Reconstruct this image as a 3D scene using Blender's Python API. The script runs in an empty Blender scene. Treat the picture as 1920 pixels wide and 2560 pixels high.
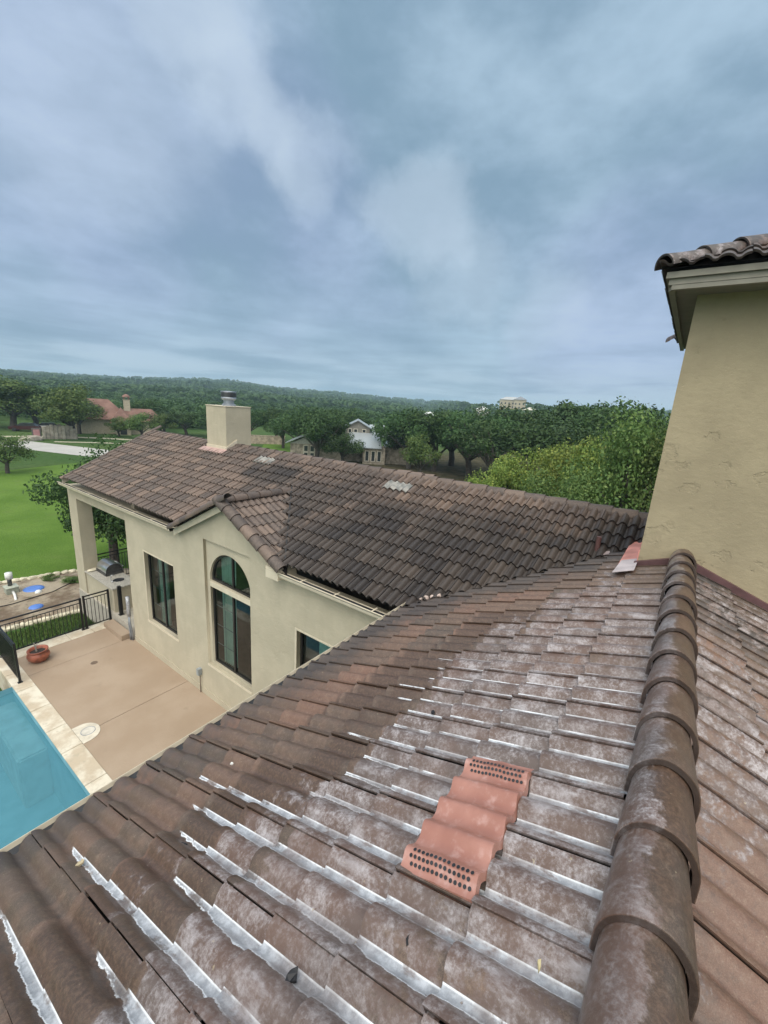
import bpy, bmesh, math, random
import numpy as np
from mathutils import Vector, Matrix, noise as mnoise
random.seed(7); rng = np.random.default_rng(7)
C = bpy.context.scene.collection
S = bpy.context.scene
PI = math.pi
# ------------------------------------------------------------------ camera
cam = bpy.data.cameras.new('camera'); co = bpy.data.objects.new('camera', cam); C.objects.link(co)
Rr = Vector((0.58796, -0.80646, 0.06264)); Uu = Vector((0.16348, 0.19431, 0.96722)); Ff = Vector((0.79220, 0.55845, -0.24609))
co.matrix_world = Matrix(((Rr.x, Uu.x, -Ff.x, 0), (Rr.y, Uu.y, -Ff.y, 0), (Rr.z, Uu.z, -Ff.z, 0), (0, 0, 0, 1)))
cam.sensor_fit = 'HORIZONTAL'; cam.sensor_width = 36; cam.lens = 419.1/768*36
cam.clip_start = 0.05; cam.clip_end = 8000
S.camera = co
S.view_settings.view_transform = 'Standard'; S.view_settings.look = 'None'
S.view_settings.exposure = -0.42; S.view_settings.gamma = 1.0

# ------------------------------------------------------------------ node helpers
class NT:
    def __init__(s, nt): s.nt = nt; s.n = nt.nodes; s.l = nt.links
    def new(s, t, **k):
        n = s.n.new(t)
        for a, b in k.items(): setattr(n, a, b)
        return n
    def put(s, sock, v):
        if isinstance(v, bpy.types.NodeSocket): s.l.new(v, sock)
        elif v is not None:
            if isinstance(v, (tuple, list)) and len(v) == 3 and sock.type == 'RGBA': v = (*v, 1)
            sock.default_value = v
    def math(s, op, a, b=0.0, c=None, clamp=False):
        n = s.new('ShaderNodeMath', operation=op); n.use_clamp = clamp
        s.put(n.inputs[0], a); s.put(n.inputs[1], b)
        if c is not None: s.put(n.inputs[2], c)
        return n.outputs[0]
    def mix(s, f, a, b, mode='MIX'):
        n = s.new('ShaderNodeMix', data_type='RGBA', blend_type=mode)
        s.put(n.inputs[0], f); s.put(n.inputs[6], a); s.put(n.inputs[7], b); return n.outputs[2]
    def noise(s, vec, scale, detail=4, rough=0.55, dist=0.0, out=0):
        n = s.new('ShaderNodeTexNoise'); s.put(n.inputs['Vector'], vec)
        n.inputs['Scale'].default_value = scale; n.inputs['Detail'].default_value = detail
        n.inputs['Roughness'].default_value = rough; n.inputs['Distortion'].default_value = dist
        return n.outputs[out]
    def ramp(s, f, lo, hi):
        n = s.new('ShaderNodeMapRange'); n.interpolation_type = 'SMOOTHSTEP'
        s.put(n.inputs[0], f); s.put(n.inputs[1], lo); s.put(n.inputs[2], hi)
        return n.outputs[0]
    def obj(s): return s.new('ShaderNodeTexCoord').outputs['Object']
    def geo(s): return s.new('ShaderNodeNewGeometry').outputs['Position']
    def scale(s, v, sc):
        n = s.new('ShaderNodeMapping'); s.put(n.inputs[0], v); n.inputs['Scale'].default_value = sc; return n.outputs[0]
    def bump(s, h, st, dist=0.01, nrm=None):
        n = s.new('ShaderNodeBump'); n.inputs['Strength'].default_value = st; n.inputs['Distance'].default_value = dist
        s.put(n.inputs['Height'], h)
        if nrm is not None: s.put(n.inputs['Normal'], nrm)
        return n.outputs[0]
    def attr(s, name):
        return s.new('ShaderNodeAttribute', attribute_name=name)
def mat(name):
    m = bpy.data.materials.new(name); m.use_nodes = True
    t = NT(m.node_tree); b = t.n['Principled BSDF']; return m, t, b
def plain(name, col, rough=0.6, metal=0.0, var=0.15, scale=6, bump=0.0, spec=0.5):
    m, t, b = mat(name); v = t.geo()
    n = t.noise(v, scale, 5)
    c = t.mix(t.ramp(n, 0.3, 0.7), tuple(x*(1-var) for x in col), tuple(min(1, x*(1+var)) for x in col))
    t.put(b.inputs['Base Color'], c); b.inputs['Roughness'].default_value = rough; b.inputs['Metallic'].default_value = metal
    b.inputs['Specular IOR Level'].default_value = spec
    if bump: t.put(b.inputs['Normal'], t.bump(t.noise(v, scale*8, 3), bump, 0.01))
    return m

# ------------------------------------------------------------------ world: overcast sky
SUN_EL, SUN_AZ = math.radians(58), math.radians(200)     # direction towards the sun, angle measured from +X
sd = Vector((math.cos(SUN_EL)*math.cos(SUN_AZ), math.cos(SUN_EL)*math.sin(SUN_AZ), math.sin(SUN_EL)))
W = bpy.data.worlds.new('World'); S.world = W; W.use_nodes = True
t = NT(W.node_tree); bg = t.n['Background']
sky = t.new('ShaderNodeTexSky'); sky.sky_type = 'NISHITA'; sky.sun_disc = False
sky.sun_elevation = SUN_EL; sky.sun_rotation = PI/2 - SUN_AZ
d = t.new('ShaderNodeTexCoord').outputs['Generated']
sep = t.new('ShaderNodeSeparateXYZ'); t.put(sep.inputs[0], d)
zz = t.math('MAXIMUM', sep.outputs[2], 0.0)
wn = t.new('ShaderNodeTexNoise'); t.put(wn.inputs['Vector'], d); wn.inputs['Scale'].default_value = 3.2; wn.inputs['Detail'].default_value = 7; wn.inputs['Roughness'].default_value = 0.58
ws = t.new('ShaderNodeVectorMath', operation='SUBTRACT'); t.put(ws.inputs[0], wn.outputs['Color']); ws.inputs[1].default_value = (.5, .5, .5)
wsc = t.new('ShaderNodeVectorMath', operation='SCALE'); t.put(wsc.inputs[0], ws.outputs[0]); wsc.inputs['Scale'].default_value = 0.34
dw = t.new('ShaderNodeVectorMath', operation='ADD'); t.put(dw.inputs[0], d); t.put(dw.inputs[1], wsc.outputs[0])
nA = t.math('ADD', t.math('MULTIPLY', t.noise(t.scale(d, (1, 1, 1.7)), 2.6, 6, 0.52, 0.0), .68), t.math('MULTIPLY', t.noise(t.scale(d, (1, 1, 2.2)), 7.0, 7, 0.58, 0.0), .32)); nB = t.noise(t.scale(d, (1, 1, 9.0)), 3.6, 5, 0.5, 0.15); nC = t.noise(t.scale(d, (1, 1, 4.0)), 6.5, 5, 0.52, 0.1)
low = t.math('SUBTRACT', 1.0, t.ramp(zz, 0.05, 0.30))
mixn = t.math('ADD', t.math('MULTIPLY', nA, t.math('SUBTRACT', 1.0, t.math('MULTIPLY', low, .6))), t.math('MULTIPLY', t.math('ADD', t.math('MULTIPLY', nB, .62), t.math('MULTIPLY', nC, .38)), t.math('MULTIPLY', low, .6)))
f = t.ramp(mixn, 0.35, 0.66)
cdark = (0.325, 0.505, 0.680); clight = (0.615, 0.835, 1.04)
cc = t.mix(f, cdark, clight)
tint = t.noise(d, 1.6, 3, 0.5)
cc = t.mix(t.ramp(tint, 0.42, 0.62), cc, t.mix(1.0, cc, (1.06, 0.975, 1.06), 'MULTIPLY'))
# brighter breaks in the cloud
for bd, r0_, r1_, am in (((.43, .71, .56), .984, 1.0, .85), ((.50, .71, .50), .988, 1.0, .75), ((.57, .68, .465), .990, 1.0, .7), ((.64, .645, .425), .986, 1.0, .7), ((.78, .50, .375), .988, 1.0, .75), ((.33, .85, .42), .975, 1.0, .5), ((.93, .28, .22), .982, 1.0, .5), ((.84, .45, .29), .986, 1.0, .5)):
    r0_ = r0_*.45+.55*r1_ if r0_ > .98 else r0_; L_ = math.sqrt(sum(q*q for q in bd)); dn = t.new('ShaderNodeVectorMath', operation='DOT_PRODUCT'); nz_ = t.new('ShaderNodeVectorMath', operation='NORMALIZE'); t.put(nz_.inputs[0], dw.outputs[0]); t.put(dn.inputs[0], nz_.outputs[0]); dn.inputs[1].default_value = tuple(q/L_ for q in bd)
    cc = t.mix(t.math('MULTIPLY', t.ramp(dn.outputs['Value'], r0_, r1_), am*.62), cc, (0.86, 1.02, 1.20))
# lighter, banded air low over the hills
lowb = t.math('SUBTRACT', 1.0, t.ramp(zz, 0.0, 0.14))
cc = t.mix(t.math('MULTIPLY', lowb, t.math('MULTIPLY', t.ramp(nB, .40, .60), .75)), cc, (0.78, 0.95, 1.12))
# the overcast is brighter round the hidden sun, behind and above the viewer
sdn = t.new('ShaderNodeVectorMath', operation='DOT_PRODUCT'); t.put(sdn.inputs[0], d); sdn.inputs[1].default_value = sd
gl = t.ramp(sdn.outputs['Value'], 0.35, 1.0)
cc = t.mix(gl, cc, (3.8, 3.7, 3.5))
skm = t.mix(0.93, t.mix(1.0, sky.outputs[0], (0.1, 0.1, 0.1), 'MULTIPLY'), cc)
t.put(bg.inputs[0], skm); bg.inputs[1].default_value = 1.0
sun = bpy.data.lights.new('sun', 'SUN'); sun.energy = 1.5; sun.angle = math.radians(25); sun.color = (1, 0.965, 0.90)
so = bpy.data.objects.new('sun', sun); C.objects.link(so)
so.rotation_euler = sd.to_track_quat('Z', 'Y').to_euler(); so.location = (0, 0, 30)

# ------------------------------------------------------------------ object helpers
def tag(o, label=None, cat=None, group=None, kind=None):
    if label: o['label'] = label
    if cat: o['category'] = cat
    if group: o['group'] = group
    if kind: o['kind'] = kind
    return o
def empty(name, loc=(0, 0, 0), rz=0, **k):
    o = bpy.data.objects.new(name, None); C.objects.link(o); o.location = loc; o.rotation_euler = (0, 0, rz); o.empty_display_size = 0.1
    return tag(o, **k)
def obj(name, src, m, parent=None, smooth=False, loc=None, **k):
    if isinstance(src, bmesh.types.BMesh):
        me = bpy.data.meshes.new(name); src.normal_update(); src.to_mesh(me); src.free()
    else: me = src
    for x in (m if isinstance(m, (list, tuple)) else [m]): me.materials.append(x)
    if smooth: me.polygons.foreach_set('use_smooth', [True]*len(me.polygons))
    o = bpy.data.objects.new(name, me); C.objects.link(o)
    if parent is not None: o.parent = parent
    if loc is not None: o.location = loc
    return tag(o, **k)
def copy_tree(o, parent=None):
    c = o.copy(); C.objects.link(c); c.parent = parent
    for ch in o.children: copy_tree(ch, c)
    return c
def BM(): return bmesh.new()
def box(bm, a, b, mi=0, bev=0.0):
    x0, y0, z0 = a; x1, y1, z1 = b
    vs = [bm.verts.new(p) for p in ((x0,y0,z0),(x1,y0,z0),(x1,y1,z0),(x0,y1,z0),(x0,y0,z1),(x1,y0,z1),(x1,y1,z1),(x0,y1,z1))]
    fs = [bm.faces.new([vs[i] for i in q]) for q in ((3,2,1,0),(4,5,6,7),(0,1,5,4),(1,2,6,5),(2,3,7,6),(3,0,4,7))]
    for f_ in fs: f_.material_index = mi
    if bev:
        es = {e for f_ in fs for e in f_.edges}
        bmesh.ops.bevel(bm, geom=list(es), offset=bev, segments=2, affect='EDGES')
    return fs
def prism(bm, pts, off, mi=0):
    """closed polygon pts (3D) extruded by vector off"""
    off = Vector(off); a = [bm.verts.new(p) for p in pts]; b = [bm.verts.new(Vector(p)+off) for p in pts]
    n = len(pts); fs = [bm.faces.new(a), bm.faces.new(b[::-1])]
    for i in range(n): fs.append(bm.faces.new((a[i], b[i], b[(i+1) % n], a[(i+1) % n])))
    for f_ in fs: f_.material_index = mi
    return fs
def tube(bm, pts, r, n=8, cap=True, r2=None):
    pts = [Vector(p) for p in pts]; rings = []
    for i, p in enumerate(pts):
        dr = (pts[min(i+1, len(pts)-1)]-pts[max(i-1, 0)]).normalized()
        a = dr.orthogonal().normalized() if i == 0 else (rings[-1][1]-dr*rings[-1][1].dot(dr)).normalized()
        b = dr.cross(a); rr = r if r2 is None else r+(r2-r)*i/(len(pts)-1)
        rings.append(([bm.verts.new(p+(a*math.cos(2*PI*k/n)+b*math.sin(2*PI*k/n))*rr) for k in range(n)], a))
    for i in range(len(rings)-1):
        A, B = rings[i][0], rings[i+1][0]
        for k in range(n): bm.faces.new((A[k], A[(k+1) % n], B[(k+1) % n], B[k]))
    if cap:
        bm.faces.new(rings[0][0][::-1]); bm.faces.new(rings[-1][0])
def lathe(bm, prof, c=(0, 0, 0), n=28, mi=0):
    rings = []
    for r, z in prof: rings.append([bm.verts.new((c[0]+r*math.cos(2*PI*k/n), c[1]+r*math.sin(2*PI*k/n), c[2]+z)) for k in range(n)])
    for A, B in zip(rings, rings[1:]):
        for k in range(n): bm.faces.new((A[k], A[(k+1) % n], B[(k+1) % n], B[k])).material_index = mi
    if prof[0][0] > 1e-4: bm.faces.new(rings[0][::-1]).material_index = mi
    if prof[-1][0] > 1e-4: bm.faces.new(rings[-1]).material_index = mi
def plate(name, outer, holes, x, depth):
    """polygon with holes in the (y,z) plane, front face at x, going back by depth"""
    cu = bpy.data.curves.new(name, 'CURVE'); cu.dimensions = '2D'; cu.fill_mode = 'BOTH'; cu.extrude = depth/2
    for pl in [outer]+holes:
        sp = cu.splines.new('POLY'); sp.points.add(len(pl)-1); sp.use_cyclic_u = True
        for p, (y, z) in zip(sp.points, pl): p.co = (y, z, 0, 1)
    o = bpy.data.objects.new(name, cu); C.objects.link(o)
    dg = bpy.context.evaluated_depsgraph_get(); me = bpy.data.meshes.new_from_object(o.evaluated_get(dg))
    bpy.data.objects.remove(o)
    me.transform(Matrix(((0, 0, 1, x+depth/2), (1, 0, 0, 0), (0, 1, 0, 0), (0, 0, 0, 1))))
    return me
def rect(y0, z0, y1, z1): return [(y0, z0), (y1, z0), (y1, z1), (y0, z1)]
def mesh_np(name, verts, faces):
    me = bpy.data.meshes.new(name); me.from_pydata([tuple(v) for v in verts], [], [tuple(f) for f in faces]); return me

# ------------------------------------------------------------------ materials
def stucco(name, col, stain=0.15, patch=True):
    m, t, b = mat(name); v = t.geo()
    n = t.noise(v, 1.3, 6, 0.6); n2 = t.noise(v, 9, 5, 0.6)
    c = t.mix(t.ramp(n, 0.35, 0.7), tuple(x*(1-stain) for x in col), col)
    c = t.mix(t.math('MULTIPLY', t.ramp(n2, 0.45, 0.75), 0.35), c, tuple(x*0.86 for x in col))
    c = t.mix(t.math('MULTIPLY', t.ramp(t.noise(t.scale(v, (5, 5, .45)), 1.0, 5, .6), .52, .72), .30), c, tuple(x*.78 for x in col)); c = t.mix(t.math('MULTIPLY', t.ramp(t.noise(v, 140, 3, .7), .5, .62), .22), c, tuple(x*.72 for x in col))
    # trowelled skips: ragged-edged shallow patches
    sc = t.new('ShaderNodeVectorMath', operation='SCALE'); nn = t.new('ShaderNodeTexNoise'); t.put(nn.inputs['Vector'], v); nn.inputs['Scale'].default_value = 4; nn.inputs['Detail'].default_value = 7; nn.inputs['Roughness'].default_value = .65
    t.put(sc.inputs[0], nn.outputs['Color']); sc.inputs['Scale'].default_value = 0.62
    wv = t.new('ShaderNodeVectorMath', operation='ADD'); t.put(wv.inputs[0], t.scale(v, (1, 1, 1.25))); t.put(wv.inputs[1], sc.outputs[0])
    vo = t.new('ShaderNodeTexVoronoi', feature='F1'); vo.inputs['Scale'].default_value = 2.7; t.put(vo.inputs['Vector'], wv.outputs[0])
    gate = t.ramp(t.noise(v, 2.3, 5), 0.44, 0.56)
    edge = t.math('MULTIPLY', t.math('SUBTRACT', 1.0, t.ramp(vo.outputs['Distance'], 0.25, 0.34)), gate)
    inner = t.math('MULTIPLY', edge, t.noise(t.scale(v, (1, 1, 2.2)), 16, 5, 0.7))
    fine = t.math('MULTIPLY', t.noise(v, 85, 4, 0.7), 0.30)
    h = t.math('ADD', fine, t.math('ADD', t.math('MULTIPLY', t.noise(v, 2.2, 4), 1.2), t.math('MULTIPLY', t.noise(t.scale(v, (1, 1, 1.6)), 9, 6, .6), .75)))
    if patch: h = t.math('SUBTRACT', t.math('ADD', h, t.math('MULTIPLY', inner, 0.9)), t.math('MULTIPLY', edge, 1.1))
    else: h = t.math('SUBTRACT', h, t.math('MULTIPLY', edge, 0.25))
    if patch: c = t.mix(t.math('MULTIPLY', edge, 0.22), c, tuple(x*0.86 for x in col))
    t.put(b.inputs['Base Color'], c); b.inputs['Roughness'].default_value = 0.92; b.inputs['Specular IOR Level'].default_value = 0.2
    t.put(b.inputs['Normal'], t.bump(h, 0.75, 0.012)); return m
M = {}
M['stucco'] = stucco('stucco_pale', (0.515, 0.462, 0.345), 0.14, False)
M['stucco_tower'] = stucco('stucco_tower', (0.405, 0.345, 0.228), 0.18, True)
M['trim'] = plain('painted_trim', (0.62, 0.55, 0.42), 0.5, var=0.06)
M['fascia'] = plain('tower_fascia', (0.25, 0.235, 0.19), 0.6, var=0.1)
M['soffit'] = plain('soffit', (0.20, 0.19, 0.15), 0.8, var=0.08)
M['gutter_in'] = plain('gutter_inside', (0.02, 0.022, 0.026), 0.55, var=0.5, scale=9)
M['under'] = plain('roof_felt', (0.02, 0.018, 0.017), 0.9)
M['bronze'] = plain('dark_bronze', (0.035, 0.032, 0.03), 0.4, 0.3)
M['black'] = plain('black_metal', (0.018, 0.018, 0.02), 0.38, 0.4)
M['maroon'] = plain('maroon_flashing', (0.115, 0.060, 0.062), 0.42, var=0.2)
M['steel'] = plain('stainless_steel', (0.55, 0.56, 0.58), 0.28, 0.9, var=0.1)
M['darksteel'] = plain('dark_steel', (0.09, 0.09, 0.095), 0.35, 0.7)
M['galv'] = plain('galvanised', (0.32, 0.35, 0.39), 0.4, 0.6, var=0.2)
M['copper_lead'] = plain('pink_primer', (0.62, 0.27, 0.22), 0.55, var=0.22, scale=4)
M['terracotta'] = plain('terracotta', (0.27, 0.085, 0.05), 0.35, var=0.35, scale=7)
M['soil'] = plain('soil', (0.03, 0.024, 0.02), 0.95)
M['white'] = plain('white_plastic', (0.72, 0.73, 0.70), 0.45, var=0.06)
M['blue'] = plain('blue_plastic', (0.09, 0.20, 0.55), 0.4, var=0.08)
M['blackrub'] = plain('black_plastic', (0.012, 0.012, 0.014), 0.5)
M['foil'] = plain('pipe_insulation', (0.42, 0.43, 0.45), 0.45, 0.3, var=0.3, scale=22, bump=0.5)
M['greybox'] = plain('grey_box', (0.30, 0.33, 0.34), 0.5, 0.2)
M['counter'] = plain('granite_top', (0.40, 0.38, 0.33), 0.45, var=0.3, scale=26)
M['curtain'] = plain('curtain', (0.50, 0.62, 0.57), 0.9, var=0.08)
M['dark'] = plain('interior', (0.10, 0.075, 0.07), 0.9)
M['drain'] = plain('drain', (0.14, 0.10, 0.07), 0.6)
m, t, b = mat('vent_pink'); v = t.geo()
c = t.mix(t.ramp(t.noise(v, 3.5, 5), 0.35, 0.7), (0.31, 0.140, 0.105), (0.41, 0.205, 0.160)); c = t.mix(t.math('MULTIPLY', t.ramp(t.noise(v, 16, 5), 0.5, 0.75), 0.45), c, (0.58, 0.40, 0.37))
t.put(b.inputs['Base Color'], c); b.inputs['Roughness'].default_value = 0.34; t.put(b.inputs['Normal'], t.bump(t.noise(v, 9, 5), .4, .01)); M['vent'] = m
m, t, b = mat('vent_lichen'); v = t.geo()
c = t.mix(t.ramp(t.noise(v, 7, 5), 0.35, 0.65), (0.15, 0.155, 0.148), (0.31, 0.30, 0.27)); t.put(b.inputs['Base Color'], c); b.inputs['Roughness'].default_value = 0.6; M['ventgrey'] = m

def tile_mat(name, near):
    """weathered concrete tile: colours per tile (ta.r), dust (ta.g), damp (ta.b), algae (tb.r), silver sealer (tb.g)"""
    m, t, b = mat(name); v = t.geo()
    A = t.attr('ta'); sa = t.new('ShaderNodeSeparateColor'); t.put(sa.inputs[0], A.outputs['Color'])
    B = t.attr('tb'); sb = t.new('ShaderNodeSeparateColor'); t.put(sb.inputs[0], B.outputs['Color'])
    rnd, dust, damp = sa.outputs; algae, seal, rn2 = sb.outputs
    nbig = t.noise(v, 1.6, 4, 0.5); nmid = t.noise(v, 9, 6, 0.62); nfine = t.noise(v, 55, 6, 0.7); nvf = t.noise(v, 260, 3, 0.7)
    if near: c1, c2, c3 = (0.128, 0.075, 0.049), (0.190, 0.096, 0.062), (0.072, 0.052, 0.039)
    else: c1, c2, c3 = (0.118, 0.086, 0.071), (0.205, 0.146, 0.112), (0.062, 0.051, 0.047)
    c = t.mix(rnd, c3, c1); c = t.mix(t.math('MULTIPLY', t.ramp(rn2, 0.55, 1.0), 0.8), c, c2)
    c = t.mix(t.math('MULTIPLY', t.ramp(nmid, 0.42, 0.72), 0.42), c, (0.24, 0.145, 0.100) if near else (0.215, 0.162, 0.130))
    c = t.mix(t.math('MULTIPLY', t.ramp(nfine, 0.50, 0.75), 0.35), c, (0.28, 0.22, 0.17))
    c = t.mix(t.math('MULTIPLY', t.ramp(nvf, 0.50, 0.66), 0.30), c, (0.045, 0.034, 0.028)); c = t.mix(t.math('MULTIPLY', t.ramp(nvf, 0.50, 0.36), 0.22), c, (0.34, 0.26, 0.20))
    ngr = t.noise(v, 30, 8, 0.82); c = t.mix(t.math('MULTIPLY', t.ramp(ngr, 0.52, 0.64), 0.42), c, (0.052, 0.040, 0.033)); c = t.mix(t.math('MULTIPLY', t.ramp(ngr, 0.47, 0.38), 0.30), c, (0.30, 0.225, 0.165))
    # algae film
    al = t.ramp(t.math('ADD', algae, t.math('MULTIPLY', t.math('SUBTRACT', nmid, 0.5), 0.9)), 0.30, 0.85)
    c = t.mix(t.math('MULTIPLY', al, 0.86), c, t.mix(rnd, (0.024, 0.022, 0.023), (0.060, 0.050, 0.043)))
    # damp brown band
    dm = t.ramp(t.math('ADD', damp, t.math('MULTIPLY', t.math('SUBTRACT', nmid, 0.5), 0.8)), 0.35, 0.75)
    c = t.mix(t.math('MULTIPLY', dm, 0.82), c, t.mix(t.ramp(nfine, .4, .65), (0.052, 0.030, 0.019), (0.112, 0.066, 0.042)))
    # efflorescence: worn mauve-brown with pale mottling
    ds = t.ramp(t.math('ADD', dust, t.math('MULTIPLY', t.math('SUBTRACT', t.noise(v, 11, 6, 0.7), 0.5), 1.1)), 0.44, 0.60)
    base_d = t.mix(t.ramp(nbig, 0.4, 0.6), (0.128, 0.076, 0.056), (0.105, 0.074, 0.062))
    base_d = t.mix(t.math('MULTIPLY', t.ramp(rn2, .3, .9), .6), base_d, (0.105, 0.060, 0.042))
    mot = t.ramp(t.math('ADD', t.math('ADD', t.math('MULTIPLY', nfine, 0.38), t.math('MULTIPLY', nvf, .17)), t.math('MULTIPLY', t.noise(v, 7, 6, 0.70), 0.45)), 0.44, 0.66)
    dc = t.mix(t.math('MULTIPLY', mot, t.math('ADD', 0.38, t.math('MULTIPLY', rnd, .50))), base_d, (0.52, 0.495, 0.51))
    dc = t.mix(t.math('MULTIPLY', t.ramp(nvf, 0.52, 0.68), 0.35), dc, (0.075, 0.05, 0.04))
    dc = t.mix(t.math('MULTIPLY', t.ramp(t.noise(t.scale(v, (1.4, .5, .5)), 5, 6, .7), .54, .68), .34), dc, (0.56, 0.55, 0.58))
    c = t.mix(ds, c, dc)
    # lichen specks
    sp = t.ramp(t.noise(v, 38, 2, 0.5), 0.735, 0.78)
    c = t.mix(t.math('MULTIPLY', sp, 0.55), c, (0.42, 0.36, 0.24))
    # silver-white sealer in the pans, ragged on the side that laps the roll
    uv = t.new('ShaderNodeUVMap'); su = t.new('ShaderNodeSeparateXYZ'); t.put(su.inputs[0], uv.outputs[0])
    fr_ = t.math('FRACT', t.math('MULTIPLY', su.outputs[0], 2.0))
    wd = t.math('ADD', seal, t.math('MULTIPLY', t.math('SUBTRACT', t.noise(v, 15, 7, 0.75), 0.5), 0.24))
    lo = t.math('SUBTRACT', 0.605, wd)
    sl = t.math('MULTIPLY', t.ramp(t.math('SUBTRACT', fr_, lo), -0.004, 0.012), t.ramp(t.math('SUBTRACT', 0.612, fr_), 0.0, 0.008))
    sl = t.math('MULTIPLY', sl, t.ramp(seal, 0.03, 0.07))
    edge = t.math('MAXIMUM', t.ramp(fr_, 0.570, 0.60), t.math('SUBTRACT', 1.0, t.ramp(t.math('SUBTRACT', fr_, lo), 0.02, 0.05)))
    scol = t.mix(t.ramp(t.noise(v, 16, 6, 0.7), 0.35, 0.7), (0.27, 0.285, 0.31), (0.54, 0.565, 0.60))
    scol = t.mix(t.math('MULTIPLY', edge, 0.85), scol, (0.86, 0.89, 0.92))
    scol = t.mix(t.math('MULTIPLY', ds, t.math('MULTIPLY', t.ramp(t.noise(v, 3.3, 5, 0.6), 0.40, 0.62), 0.62)), scol, dc)
    sl = t.math('MULTIPLY', sl, t.math('SUBTRACT', 1.0, t.math('MULTIPLY', t.ramp(t.noise(v, 19, 6, 0.72), 0.63, 0.68), 0.8)))
    sl = t.math('MULTIPLY', sl, t.math('ADD', 0.25, t.math('MULTIPLY', 0.75, t.ramp(t.noise(t.scale(v, (1, .45, .45)), 6.5, 5, .65), .40, .47))))
    c = t.mix(sl, c, scol)
    # dark tile joints, with the shade of seam gaps and lips painted in
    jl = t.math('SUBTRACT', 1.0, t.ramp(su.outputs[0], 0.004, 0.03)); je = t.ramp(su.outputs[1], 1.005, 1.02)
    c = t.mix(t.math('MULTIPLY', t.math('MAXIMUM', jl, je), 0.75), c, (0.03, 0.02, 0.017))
    t.put(b.inputs['Base Color'], c)
    r = t.math('ADD', 0.42, t.math('MULTIPLY', nfine, 0.25))
    r = t.math('SUBTRACT', r, t.math('MULTIPLY', dm, 0.10)); t.put(b.inputs['Roughness'], t.math('SUBTRACT', r, t.math('MULTIPLY', sl, 0.15)))
    b.inputs['Specular IOR Level'].default_value = 0.6 if near else 0.4
    t.put(b.inputs['Coat Weight'], t.math('MULTIPLY', t.math('ADD', t.math('MULTIPLY', ds, .5), .5), 0.40 if near else 0.0)); b.inputs['Coat Roughness'].default_value = 0.32
    h = t.math('ADD', t.math('MULTIPLY', nfine, 0.6), t.math('ADD', t.math('MULTIPLY', nvf, 0.35), t.math('MULTIPLY', sl, 0.25)))
    t.put(b.inputs['Normal'], t.bump(h, 0.6, 0.006)); return m
M['tile_near'] = tile_mat('tile_near', True); M['tile_wing'] = tile_mat('tile_wing', False)

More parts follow.
